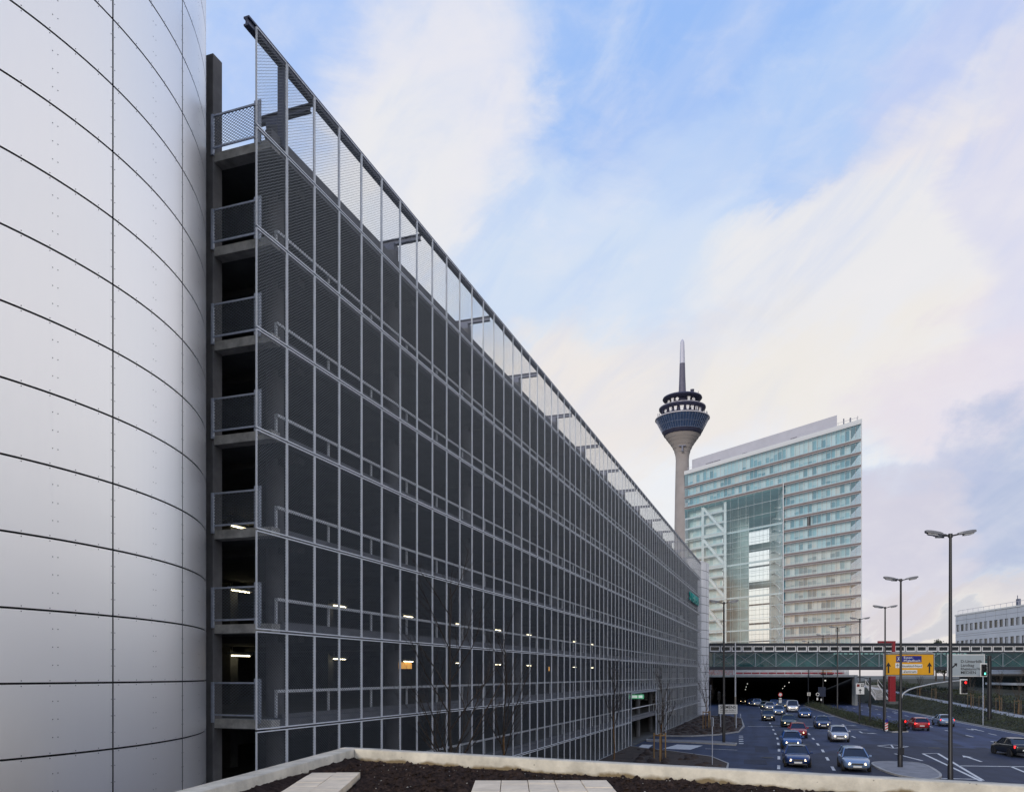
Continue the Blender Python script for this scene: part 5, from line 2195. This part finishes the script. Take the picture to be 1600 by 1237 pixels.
YS = 92.5
x0, x1 = (1380.5 - 800) / F * YS, (1460.2 - 800) / F * YS
zt, zb = EYE + (HZ - 1020.2) / F * YS, EYE + (HZ - 1055.6) / F * YS
cx, cz, sw, sh = (x0 + x1) / 2, (zt + zb) / 2, x1 - x0, zt - zb
ys = thing('yellow_direction_sign', 'large yellow direction sign with two black arrows and a blue panel over the road', 'road sign', (cx, YS, 0))
b = MB(); b.box(-sw / 2, sw / 2, 0, .10, cz - sh / 2, cz + sh / 2); b.build('board', sign_back, ys)
b = MB(); flat(b, -sw / 2 + .03, sw / 2 - .03, cz - sh / 2 + .03, cz + sh / 2 - .03); b.build('white_border', sign_white_m, ys)
b = MB(); flat(b, -sw / 2 + .07, sw / 2 - .07, cz - sh / 2 + .07, cz + sh / 2 - .07, -.013); b.build('black_border', sign_black, ys)
b = MB(); flat(b, -sw / 2 + .15, sw / 2 - .15, cz - sh / 2 + .15, cz + sh / 2 - .15, -.026); b.build('yellow_face', yellow, ys)


def sx_(px):
    return (px - 1420.35) / F * YS


def sz_(py):
    return EYE + (HZ - py) / F * YS


b = MB(); flat(b, sx_(1400), sx_(1439.6), sz_(1034), sz_(1024.2), -.039); b.build('blue_panel', blue, ys)
b = MB(); flat(b, sx_(1398.7), sx_(1405.4), sz_(1043), sz_(1035.2), -.039); b.build('airport_panel', sign_white_m, ys)
b = MB(); flat(b, sx_(1406.2), sx_(1440.8), sz_(1043), sz_(1037), -.039); b.build('place_panel', sign_white_m, ys)
b = MB(); flat(b, sx_(1408.6), sx_(1432.8), sz_(1051.6), sz_(1046), -.039); b.build('centre_panel', sign_white_m, ys)
white_l = M('letter_white', (.72, .72, .74), .5, var=0)
text_mesh('Essen-', .36, white_l, ys, (sx_(1411.6), -.057, sz_(1026.9)), align='LEFT', sx=1.22, extrude=.004)
text_mesh("M'gladbach", .36, white_l, ys, (sx_(1411.6), -.057, sz_(1031.7)), align='LEFT', sx=1.22, extrude=.004)
text_mesh('52', .36, white_l, ys, (sx_(1403.6), -.057, sz_(1029.3)), sx=1.0, extrude=.004) if False else None
# small crossed motorway symbol at the left end of the blue panel
b = MB(); b.bar((sx_(1402), -.056, sz_(1032)), (sx_(1405), -.056, sz_(1026)), .012, .06); b.bar((sx_(1405.4), -.056, sz_(1032)), (sx_(1402.4), -.056, sz_(1026)), .012, .06); b.build('road_symbol', white_l, ys)
text_mesh('Düsseldorf-Nord', .35, sign_black, ys, (sx_(1423.4), -.057, sz_(1040.1)), sx=1.0, extrude=.004, offset=.004)
text_mesh('-Zentrum', .37, sign_black, ys, (sx_(1420.8), -.057, sz_(1048.9)), sx=1.1, extrude=.004, offset=.004)
for px in (1388, 1452):
    arrow_up(ys, sx_(px), sz_(1051), sz_(1034), .5, -.042, sign_black)
# small aeroplane symbol
ax_, az_ = sx_(1402.1), sz_(1039.1)
b = MB()
b.bar((ax_, -.056, az_ - .24), (ax_, -.056, az_ + .24), .012, .06, up=(1, 0, 0)) if False else b.box(ax_ - .025, ax_ + .025, -.056, -.052, az_ - .22, az_ + .24)
b.add([(ax_ - .2, -.054, az_ - .08), (ax_, -.054, az_ + .04), (ax_, -.054, az_ + .12), (ax_ - .2, -.054, az_ - .03)], [(0, 1, 2, 3)])
b.add([(ax_ + .2, -.054, az_ - .08), (ax_, -.054, az_ + .04), (ax_, -.054, az_ + .12), (ax_ + .2, -.054, az_ - .03)], [(3, 2, 1, 0)])
b.build('aeroplane_symbol', sign_black, ys)
b = MB()
pxl = sx_(1383.6)
b.tube([(pxl, .35, 0), (pxl, .35, cz + sh / 2 + .1)], [.14, .12], 12)
b.build('post', black_paint, ys, smooth=40)
b = MB()
for z in (cz - sh * .32, cz + sh * .32):
    b.box(pxl - .1, sw / 2 - .2, .12, .26, z - .08, z + .08)
b.build('arm', black_paint, ys)
b = MB(); b.box(-sw / 2 + .8, sw / 2 - .3, -.14, .04, cz + sh / 2 + .03, cz + sh / 2 + .15); b.build('lamp_rail', sign_back, ys)

YG = 103.0
x0, x1 = (1480 - 800) / F * YG, (1539 - 800) / F * YG
zt, zb = EYE + (HZ - 1021.5) / F * YG, EYE + (HZ - 1056.6) / F * YG
cx, cz, sw, sh = (x0 + x1) / 2, (zt + zb) / 2, x1 - x0, zt - zb
gs = thing('grey_direction_sign', 'large grey direction sign with a slanted arrow and four lines of writing', 'road sign', (cx, YG, 0))
b = MB(); b.box(-sw / 2, sw / 2, 0, .10, cz - sh / 2, cz + sh / 2); b.build('board', sign_back, gs)
b = MB(); flat(b, -sw / 2 + .03, sw / 2 - .03, cz - sh / 2 + .03, cz + sh / 2 - .03); b.build('white_border', sign_white_m, gs)
b = MB(); flat(b, -sw / 2 + .12, sw / 2 - .12, cz - sh / 2 + .12, cz + sh / 2 - .12, -.013); b.build('grey_face', grey_s, gs)


def gx_(px):
    return (px - 1509.5) / F * YG


def gz_(py):
    return EYE + (HZ - py) / F * YG


for txt, py in (('D-Unterbilk', 1033.0), ('Landtag', 1039.0), ('Rheinturm/WDR', 1044.7), ('MEDIEN', 1050.3)):
    text_mesh(txt, .50, sign_black, gs, (gx_(1500.8), -.032, gz_(py)), align='LEFT', sx=1.12 if txt != 'Rheinturm/WDR' else .92, extrude=.005, offset=.006)
arrow_up(gs, gx_(1491.5), gz_(1044.3), gz_(1033.8), .5, -.03, sign_black, R(48))
b = MB()
pxr = gx_(1548.5)
b.tube([(pxr, .35, 0), (pxr, .35, cz + sh / 2 - .2)], [.26, .24], 12)
b.build('post', black_paint, gs, smooth=40)
b = MB()
for z in (cz - sh * .3, cz + sh * .25):
    b.box(-sw / 2 + .4, pxr + .1, .12, .28, z - .08, z + .08)
b.build('arm', black_paint, gs)

# company board by the side street
YC = 95.0
cb = thing('company_board', 'white board with black company lettering on posts beside the entrance road', 'sign', (((1137.5 - 800) / F) * YC, YC, .1))
zc0, zc1 = EYE + (HZ - 1114.8) / F * YC - .1, EYE + (HZ - 1100.3) / F * YC - .1
b = MB(); b.box(-1.12, 1.12, 0, .06, zc0, zc1); b.build('board', sign_white_m, cb)
text_mesh('SIEMENS', .50, sign_black, cb, (0, -.012, zc1 - .30), sx=1.0, extrude=.006, offset=.008)
text_mesh('Völklinger Straße 1', .26, sign_black, cb, (.0, -.012, zc1 - .66), sx=.92, extrude=.006)
b = MB(); b.box(-.98, 1.0, -.012, 0, zc0 + .21, zc0 + .25); b.build('rule', sign_black, cb)
for x in (-.85, 1.0):
    b = MB(); b.box(x - .05, x + .05, .07, .15, 0, zc1); b.build('post', steel, cb)

# white lane sign with arrow in the hedge strip
p = Vector(((1343.5 - 800) / F * 104, 104, .1))
ls = thing('lane_sign', 'white panel with black arrow, red square and black square on a hedge post', 'road sign', p)
za, zb_ = EYE + (HZ - 1084) / F * 104 - .1, EYE + (HZ - 1066.8) / F * 104 - .1
b = MB(); b.tube([(0, .06, 0), (0, .06, zb_)], .11, 10); b.build('post', black_paint, ls, smooth=40)
b = MB(); b.box(-.54, .54, -.08, -.05, za, zb_); b.build('panel', sign_white_m, ls)
b = MB(); flat(b, -.43, -.06, zb_ - .46, zb_ - .12, -.081); b.build('red_square', M('dull_red', (.16, .012, .012), .5, var=0), ls)
b = MB(); flat(b, .1, .46, zb_ - .46, zb_ - .12, -.081); b.build('black_square', sign_black, ls)
b = MB(); b.lathe([(.05, 0), (.11, 0), (.11, .012), (.05, .012)], 14); o = b.build('square_ring', sign_white_m, ls); o.rotation_euler = (R(90), 0, 0); o.location = (.28, -.094, zb_ - .29)
arrow_up(ls, 0, za + .12, za + .72, .36, -.083, sign_black)

# ------------------------------------------------------------------ traffic signals
red_on = lit('signal_red', (1, .02, .02), 3.0)
green_on = lit('signal_green', (.15, 1, .62), 2.2)
dark_lens = M('signal_dark_lens', (.02, .02, .02), .3, var=0)


def signal_head(parent, loc, on, s=1.0, border=True, ry=0.):
    x, y, z = loc
    b = MB()
    if border:
        b.box(x - .40 * s, x + .40 * s, y - .02, y + .02, z - .78 * s, z + .78 * s)
        hd = b.build('signal_head', sign_white_m, parent, bevel=.03)
    else:
        b.box(x - .17 * s, x + .17 * s, y - .02, y + .02, z - .5 * s, z + .5 * s)
        hd = b.build('signal_head', black_paint, parent, bevel=.03)
    b = MB(); b.box(x - .29 * s, x + .29 * s, y - .16, y - .021, z - .66 * s, z + .66 * s) if border else b.box(x - .16 * s, x + .16 * s, y - .16, y - .021, z - .48 * s, z + .48 * s)
    b.build('housing', black_paint, hd, bevel=.02)
    for i, dz in enumerate((.42, 0, -.42) if border else (.31, 0, -.31)):
        m = (red_on if on == 'red' and i == 0 else green_on if on == 'green' and i == 2 else dark_lens)
        b = MB(); b.lathe([(.001, 0), (.15 * s if border else .105 * s, 0), (.14 * s if border else .10 * s, .03), (.001, .05)], 16)
        o = b.build('signal_lens', m, hd, smooth=40)
        o.rotation_euler = (R(90), 0, 0)
        o.location = (x, y - .162, z + dz * s)
        b = MB()
        rr = .17 * s if border else .12 * s
        b.lathe([(rr, 0), (rr, .22 * s), (rr - .015, .22 * s), (rr - .015, 0)], 16)
        o = b.build('signal_visor', black_paint, hd)
        o.rotation_euler = (R(90), 0, 0)
        o.location = (x, y - .16, z + dz * s)
    return hd


XM, YM = (1406.5 - 800) / F * 55, 55.0
sm = thing('signal_mast', 'black signal mast on the traffic island with a curved arm and red lights', 'traffic light', (XM, YM, .12))
b = MB(); b.tube([(0, 0, 0), (0, 0, .9), (0, 0, 1.0), (0, 0, 5.0)], [.17, .17, .14, .11], 14); b.build('mast', black_paint, sm, smooth=40)
tx = (1505 - 1406.5) / F * 55
b = MB()
b.tube([(.08, 0, 4.72), (.16, 0, 4.95), (.32, 0, 5.12), (.62, 0, 5.3), (1.1, 0, 5.46), (2.2, 0, 5.70), (3.3, 0, 5.86), (tx, 0, 5.93)], [.06, .06, .055, .055, .05, .05, .045, .045], 10)
b.build('arm', M('arm_grey', (.36, .37, .38), .5, .2, var=.1), sm, smooth=50)
signal_head(sm, (tx, -.05, EYE - 18.5 / F * 55 - .12), 'red', .66)
signal_head(sm, (.16, -.13, EYE + (HZ - 1132) / F * 55 - .12 + .0), 'red', .86, border=False)
b = MB(); b.box(-.19, .19, -.19, -.12, .85, 1.35); b.build('push_box', black_paint, sm, bevel=.02)
# green light on its own slim post on the verge
YGn = 100.0
p = Vector(((1537 - 800) / F * YGn, YGn, .5))
sg = thing('signal_post', 'slim grey signal post on the verge with a white edged head showing green', 'traffic light', p)
hz_ = EYE + (HZ - 1046.2) / F * YGn - .5
b = MB(); b.tube([(-.02, .1, -.4), (-.02, .1, hz_ + .3)], .055, 10); b.build('post', steel, sg, smooth=40)
signal_head(sg, (0, 0, hz_), 'green', 1.08)
# back of a signal in the hedge
p = Vector(((1359.5 - 800) / F * 101.5, 101.5, .1))
sb_ = thing('signal_post', 'dark signal post in the hedge seen from behind, beside the white arrow panel', 'traffic light', p)
b = MB(); b.tube([(0, 0, 0), (0, 0, 6.0)], .11, 10); b.build('post', black_paint, sb_, smooth=40)
b = MB(); b.tube([(0, 0, 5.8), (-.9, 0, 6.0), (-1.6, 0, 6.05)], .045, 8); b.build('arm', black_paint, sb_, smooth=40)
b = MB(); b.box(-.17, .17, -.02, .2, 2.2, 3.2); b.build('signal_head', black_paint, sb_, bevel=.03)
# striped marker at the hedge tip
p = Vector(((1385 - 800) / F * 88.6, 88.6, .1))
bm = thing('striped_marker', 'red and white striped marker with a round arrow disc at the hedge tip', 'bollard', p)
b = MB(); b.box(-.16, .16, -.02, .02, .15, 1.05); b.build('panel', sign_white_m, bm)
b = MB()
for k in range(3):
    z = .22 + k * .29
    b.add([(-.16, -.024, z), (.16, -.024, z - .0 + .16), (.16, -.024, z + .30 - .0), (-.16, -.024, z + .14)], [(0, 1, 2, 3)])
b.build('red_stripe', sign_red, bm)
o = disc(bm, 'arrow_disc', .19, 1.24, blue, -.02)
b = MB(); b.tube([(0, .05, 0), (0, .05, 1.4)], .035, 8); b.build('post', steel, bm)
# signal by the tunnel, seen behind the company board
p = Vector(((1123 - 800) / F * 118, 118, .1))
s3 = thing('signal_post', 'small dark signal post beside the bed, behind the white company board', 'traffic light', p)
b = MB(); b.tube([(0, 0, 0), (0, 0, 3.9)], .07, 10); b.build('post', black_paint, s3, smooth=40)
signal_head(s3, (0, -.1, 3.2), 'off', 1.25, border=False)

# ------------------------------------------------------------------ vehicles
tyre_m = M('tyre_rubber', (.012, .012, .013), .8, var=0)
rim_m = M('rim_alloy', (.35, .36, .38), .35, .7, var=0)
carglass = M('car_glass', (.012, .016, .022), .04, var=0, spec=.7)
trim_m = M('car_trim', (.02, .02, .022), .5, var=0)
head_on = lit('headlight_on', (1, .78, .44), 4.5)
tail_on = lit('tail_light_on', (1, .03, .03), 2.2)
tail_off = M('tail_light_off', (.25, .01, .01), .25, var=0)
lampglass = M('lamp_glass', (.45, .46, .48), .1, var=0)
plate_m = M('number_plate', (.6, .6, .58), .5, var=0)
paints = {}


def paint(col):
    if col not in paints:
        m = M('car_paint', col, .28, .35, var=.05, scale=2)
        m.node_tree.nodes['Principled BSDF'].inputs['Coat Weight'].default_value = .6
        m.node_tree.nodes['Principled BSDF'].inputs['Coat Roughness'].default_value = .08
        paints[col] = m
    return paints[col]


wheel_cache = {}


def wheel(parent, x, y, r):
    if r not in wheel_cache:
        b = MB()
        b.lathe([(r * .62, -.1), (r * .93, -.1), (r, -.07), (r, .07), (r * .93, .1), (r * .62, .1)], 24)
        ty = b.mesh('tyre', tyre_m, 40)
        b = MB()
        b.lathe([(.001, .06), (r * .2, .07), (r * .24, .03)], 20)
        for k in range(5):
            a = k * 2 * math.pi / 5
            b.bar((r * .15 * math.cos(a), r * .15 * math.sin(a), .05), (r * .62 * math.cos(a), r * .62 * math.sin(a), .06), .09, .04)
        b.lathe([(r * .54, .085), (r * .64, .09), (r * .64, -.09), (r * .5, -.05)], 24)
        ri = b.mesh('rim', rim_m, 40)
        wheel_cache[r] = (ty, ri)
    e = bpy.data.objects.new('wheel', None)
    COL.objects.link(e)
    e.parent = parent
    e.location = (x, y, r)
    e.rotation_euler = (R(90) if y < 0 else R(-90), 0, 0)
    link('tyre', wheel_cache[r][0], e)
    link('rim', wheel_cache[r][1], e)


BODY = {
    'saloon': dict(st=[(2.22, .40, .60, .60), (2.12, .24, .69, .77), (1.75, .2, .80, .85), (1.2, .2, .88, .88), (.75, .2, .94, .885), (0, .2, .96, .885), (-.9, .2, .98, .885), (-1.5, .2, 1.01, .87), (-2.02, .26, 1.0, .82), (-2.2, .42, .90, .72)], b0=1.05, b1=-1.72, t0=.28, t1=-1.0, h=1.43, r=.32, wx=1.35, bw=.80, tw=.58),
    'hatch': dict(st=[(1.92, .40, .62, .60), (1.84, .24, .72, .76), (1.5, .2, .84, .83), (1.0, .2, .92, .85), (.6, .2, .96, .855), (0, .2, .98, .855), (-.9, .2, 1.0, .855), (-1.4, .2, 1.02, .84), (-1.82, .26, 1.0, .80), (-1.95, .42, .90, .72)], b0=.95, b1=-1.84, t0=.25, t1=-1.42, h=1.46, r=.31, wx=1.2, bw=.78, tw=.58),
    'estate': dict(st=[(2.25, .40, .62, .60), (2.15, .24, .71, .78), (1.75, .2, .82, .86), (1.2, .2, .90, .89), (.75, .2, .95, .895), (0, .2, .98, .895), (-.9, .2, 1.0, .895), (-1.6, .2, 1.02, .88), (-2.1, .26, 1.02, .84), (-2.28, .42, .92, .76)], b0=1.05, b1=-2.1, t0=.25, t1=-1.75, h=1.47, r=.32, wx=1.37, bw=.81, tw=.6),
    'van': dict(st=[(2.3, .42, .75, .72), (2.2, .26, .98, .86), (1.95, .22, 1.08, .92), (1.5, .22, 1.16, .95), (.7, .22, 1.18, .95), (0, .22, 1.18, .95), (-.9, .22, 1.18, .95), (-1.6, .22, 1.18, .95), (-2.1, .24, 1.18, .94), (-2.3, .42, 1.15, .92)], b0=1.72, b1=-2.25, t0=1.0, t1=-2.1, h=1.98, r=.33, wx=1.45, bw=.90, tw=.74),
}


def car(kind, col, px, py, ang, label, lights='front', name=None):
    B = BODY[kind]
    p = gr(px, py)
    fx = B['st'][0][0]
    d = Vector((math.cos(ang), math.sin(ang), 0))
    # the photo point is the end of the car nearest the camera
    c = p - d * fx if lights == 'front' else p + d * fx
    t = thing(name or ('van' if kind == 'van' else 'car'), label, 'van' if kind == 'van' else 'car', (c.x, c.y, .015), ang, 'vehicles driving on the road')
    pm = paint(col)
    b = MB()
    rings = []
    for (x, zl, zb, w) in B['st']:
        half = [(0, zl), (w * .80, zl), (w * .97, zl + .10), (w, (zl + zb) / 2 + .04), (w * .97, zb - .09), (w * .90, zb), (w * .5, zb + .025), (0, zb + .03)]
        rings.append([(x, -y, z) for y, z in half] + [(x, y, z) for y, z in half[-2:0:-1]])
    m = len(rings[0])
    vs = [q for r_ in rings for q in r_]
    fs = [tuple(range(m))[::-1], tuple(range((len(rings) - 1) * m, len(rings) * m))]
    for i in range(len(rings) - 1):
        for k in range(m):
            a, e = i * m + k, i * m + (k + 1) % m
            fs.append((a, e, e + m, a + m))
    b.add(vs, fs)
    b.build('body', pm, t, smooth=70, subsurf=1)

    def zbelt(x):
        S = B['st']
        return float(np.interp(-x, [-s[0] for s in S], [s[2] for s in S]))
    b0, b1, t0, t1, h, bw, tw = (B[k] for k in ('b0', 'b1', 't0', 't1', 'h', 'bw', 'tw'))
    zf, zr = zbelt(b0) - .02, zbelt(b1) - .02
    FL, FR, RL, RR = (b0, -bw, zf), (b0, bw, zf), (b1, -bw, zr), (b1, bw, zr)
    fl, fr_, rl, rr = (t0, -tw, h - .04), (t0, tw, h - .04), (t1, -tw, h - .04), (t1, tw, h - .04)
    q = MB(); q.add([FL, FR, fr_, fl], [(0, 1, 2, 3)]); q.build('windscreen', carglass, t)
    q = MB(); q.add([RL, RR, rr, rl], [(3, 2, 1, 0)]); q.build('rear_window', carglass, t)
    q = MB(); q.add([FL, RL, rl, fl], [(0, 1, 2, 3)]); q.build('side_window', carglass, t)
    q = MB(); q.add([FR, RR, rr, fr_], [(3, 2, 1, 0)]); q.build('side_window', carglass, t)
    for (u, v) in ((FL, fl), (FR, fr_), (RL, rl), (RR, rr)):
        q = MB(); q.bar(u, v, .07, .07); q.build('pillar', pm, t)
    for s in (-1, 1):
        xm_ = (b0 + b1) / 2 - .1
        q = MB(); q.bar((xm_, s * bw, zbelt(xm_)), ((t0 + t1) / 2 - .1, s * tw, h - .03), .06, .07); q.build('pillar', pm, t)
    if kind == 'van':
        for s in (-1, 1):
            q = MB(); q.add([(.2, s * (bw + .012), zr), (b1, s * (bw + .012), zr), (t1, s * (tw + .012), h - .03), (.1, s * (tw + .012), h - .03)], [(0, 1, 2, 3)]); q.build('side_panel', pm, t)
    q = MB()
    vs = []
    for (x, w, z) in ((t0 + .06, tw * .98, h - .045), (t0 - .15, tw, h), ((t0 + t1) / 2, tw, h + .03), (t1 + .12, tw, h), (t1 - .06, tw * .97, h - .045)):
        vs += [(x, -w - .03, z - .035), (x, -w * .6, z + .015), (x, 0, z + .025), (x, w * .6, z + .015), (x, w + .03, z - .035)]
    q.add(vs, [(i * 5 + k, i * 5 + k + 1, i * 5 + k + 6, i * 5 + k + 5) for i in range(4) for k in range(4)])
    q.build('roof', pm, t, smooth=60)
    # lamps, grille, plates, mirrors, bumper trim
    fz = B['st'][1][2] - .09
    fw_ = B['st'][1][3]
    fxx = B['st'][1][0] - .05
    for s in (-1, 1):
        q = MB()
        xa, xb = B['st'][0][0] + .03, B['st'][1][0] - .03
        wi, wo = fw_ - .33, fw_ - .05
        za_, zb2 = fz - .11, fz + .03
        q.add([(xa, s * wi, za_), (xb, s * wo, za_), (xb - .05, s * wo, zb2), (xa - .04, s * wi, zb2),
               (xa - .3, s * wi, za_), (xb - .3, s * wo, za_), (xb - .3, s * wo, zb2), (xa - .3, s * wi, zb2)],
              [(0, 1, 2, 3), (4, 7, 6, 5), (0, 4, 5, 1), (3, 2, 6, 7), (1, 5, 6, 2), (0, 3, 7, 4)])
        q.build('headlight', head_on if lights == 'front' else lampglass, t)
        rx = B['st'][-2][0] - .04
        rz_ = B['st'][-2][2] - .14
        rw = B['st'][-2][3]
        q = MB(); q.box(rx - .03, rx + .1, min(s * (rw - .02), s * (rw - .36)), max(s * (rw - .02), s * (rw - .36)), rz_ - .14, rz_ + .06); q.build('tail_light', tail_on if lights == 'rear' else tail_off, t, bevel=.02)
        q = MB(); q.box(b0 - .35, b0 - .2, min(s * (bw + .06), s * (bw + .24)), max(s * (bw + .06), s * (bw + .24)), zf + .02, zf + .16); q.build('mirror', pm, t, bevel=.03)
        for xw in (B['wx'], -B['wx']):
            wheel(t, xw, s * (B['st'][4][3] - .085), B['r'])
            a_ = MB()
            a_.lathe([(.001, 0), (B['r'] + .06, 0), (B['r'] + .06, .02), (.001, .02)], 20)
            o_ = a_.build('wheel_arch', trim_m, t)
            o_.rotation_euler = (R(90) if s < 0 else R(-90), 0, 0)
            o_.location = (xw, s * (B['st'][4][3] - .012), B['r'])
    x0_ = B['st'][0][0]
    q = MB(); q.box(x0_ - .12, x0_ + .015, -.36, .36, .50, .62); q.build('grille', trim_m, t, bevel=.01)
    q = MB(); q.box(x0_ - .1, x0_ + .025, -.26, .26, .34, .45); q.build('number_plate', plate_m, t)
    q = MB(); q.box(-x0_ - .03, -x0_ + .1, -.26, .26, .52, .63); q.build('number_plate', plate_m, t)
    q = MB(); q.box(x0_ - .2, x0_ - .02, -.6, .6, .22, .32); q.box(-x0_ + .02, -x0_ + .2, -.66, .66, .26, .36); q.build('bumper', trim_m, t, bevel=.03)
    return t


NAVY, BLUE, RED, SILVER, DARK, PALEB, WHITE, GREEN = (.018, .040, .13), (.03, .09, .26), (.32, .018, .02), (.46, .48, .52), (.025, .03, .04), (.18, .26, .40), (.62, .62, .62), (.02, .05, .055)
car('saloon', NAVY, 1247, 1200, A_IN, 'navy saloon with lit headlights driving nearest of all to the concrete parapet')
car('hatch', BLUE, 1238, 1170.5, A_IN, 'blue hatchback with lit headlights directly behind the nearest navy car')
car('hatch', RED, 1248, 1153, A_IN, 'bright red car with lit headlights driving towards the viewer')
car('saloon', GREEN, 1233, 1136, A_IN, 'dark teal car with lit headlights at the stop line, just behind the red car')
car('saloon', DARK, 1200.5, 1126, A_IN, 'black car with lit headlights alone in the lane beside the bed')
car('estate', PALEB, 1217, 1117, A_IN, 'pale blue estate car with lit headlights diagonally behind the black car')
car('van', WHITE, 1239, 1112.5, A_IN, 'white van with lit headlights among the cars before the tunnel')
car('saloon', BLUE, 1258.5, 1121.5, A_IN, 'blue saloon with lit headlights just in front of the white van')
car('saloon', NAVY, 1287, 1138.5, A_IN, 'dark blue saloon with lit headlights ahead of the blue saloon, behind the silver hatchback')
car('hatch', SILVER, 1313, 1159.5, A_IN, 'silver hatchback with lit headlights in the lane nearest the hedge')
car('estate', PALEB, 1340, 1207, A_IN, 'large pale blue estate car with lit headlights beside the traffic island')
car('saloon', GREEN, 1195.5, 1107.5, A_IN, 'small dark teal car with lit headlights queueing before the tunnel, behind the black car')
car('estate', SILVER, 1183, 1103.2, A_IN, 'small silver car with glaring headlights at the tunnel mouth')
car('hatch', RED, 1190, 1105, A_IN, 'small red car squeezed between others at the tunnel mouth') if False else None
car('saloon', BLUE, 1210, 1104.3, A_IN, 'small blue car with lit headlights just leaving the tunnel')
car('saloon', DARK, 1222.5, 1106.5, A_IN, 'small black car with lit headlights next to the white van')
car('hatch', DARK, 1161, 1099.2, A_IN, 'car deep in the tunnel showing only two lit headlights')
car('hatch', RED, 1441, 1141.5, A_OUT, 'red hatchback with glowing tail lights driving away beyond the hedge tip', 'rear')
car('saloon', PALEB, 1481, 1135, A_OUT, 'greyish blue saloon with glowing tail lights in front of the red hatchback', 'rear')
car('saloon', (.010, .013, .018), 1604, 1184, math.atan2(.9, .12), 'dark car with glowing tail lights cut by the picture edge beside the lane arrow', 'rear')
car('saloon', RED, 1488, 1089.5, R(5), 'dark red car parked beyond the path behind the fence posts', 'rear')
car('hatch', SILVER, 1203, 1109.5, A_IN, 'small silver hatchback with lit headlights queueing beside the dark teal car')
car('hatch', BLUE, 1229, 1104, A_IN, 'small blue hatchback with lit headlights at the tunnel mouth behind the van')
car('saloon', NAVY, 1174.5, 1102.3, A_IN, 'small navy saloon with lit headlights just inside the tunnel mouth')
bpy.context.view_layer.update()

# ------------------------------------------------------------------ staked saplings and dark fence beyond the path
def bank_at(px, Y):
    x = (px - 800) / F * Y
    return Vector((x, Y, bank_z(x - xk(Y), Y)))


for i, (px, Y) in enumerate(((1437, 158), (1460, 146), (1517, 122), (1535, 118), (1562, 112), (1591, 106), (1413, 168))):
    stakes(bank_at(px, Y), ('wooden stake frame beyond the far path, %s counted from the near end' % ['sixth', 'fifth', 'fourth', 'third', 'second', 'first', 'seventh and last'][i]), .45, 1.9, 'wooden tree stake frames', wood=wood_dark)
for i, (px, Y, h) in enumerate(((1437, 158, 5.5), (1517, 122, 5.2), (1562, 112, 5.4), (1591, 106, 5))):
    p = bank_at(px, Y)
    bare_tree(p, h, 'staked bare sapling beyond the far path, %s counted from the near end' % ['fourth and last', 'third', 'second', 'first'][i], 60 + i, .4, .4, .045)
fn = thing('bank_fence', 'long dark railing with thin bars along the back of the path', 'fence', (0, 0, 0))
b = MB()
prev = None
for k in range(0, 46):
    y = 88 + k * 2.5
    x = xk(y) + 7.6
    z = bank_z(7.6, y)
    if prev:
        for dz in (.25, 1.15):
            b.bar((prev[0], prev[1], prev[2] + dz), (x, y, z + dz), .05)
        for q in range(1, 9):
            f = q / 9
            bx, by, bz = prev[0] + (x - prev[0]) * f, prev[1] + 2.5 * f, prev[2] + (z - prev[2]) * f
            b.box(bx - .012, bx + .012, by - .012, by + .012, bz + .25, bz + 1.15)
    prev = (x, y, z)
b.build('rail', black_paint, fn)
b = MB()
for k in range(0, 46):
    y = 88 + k * 2.5
    x = xk(y) + 7.6
    z = bank_z(7.6, y)
    b.box(x - .04, x + .04, y - .04, y + .04, z - .1, z + 1.22)
b.build('post', black_paint, fn)
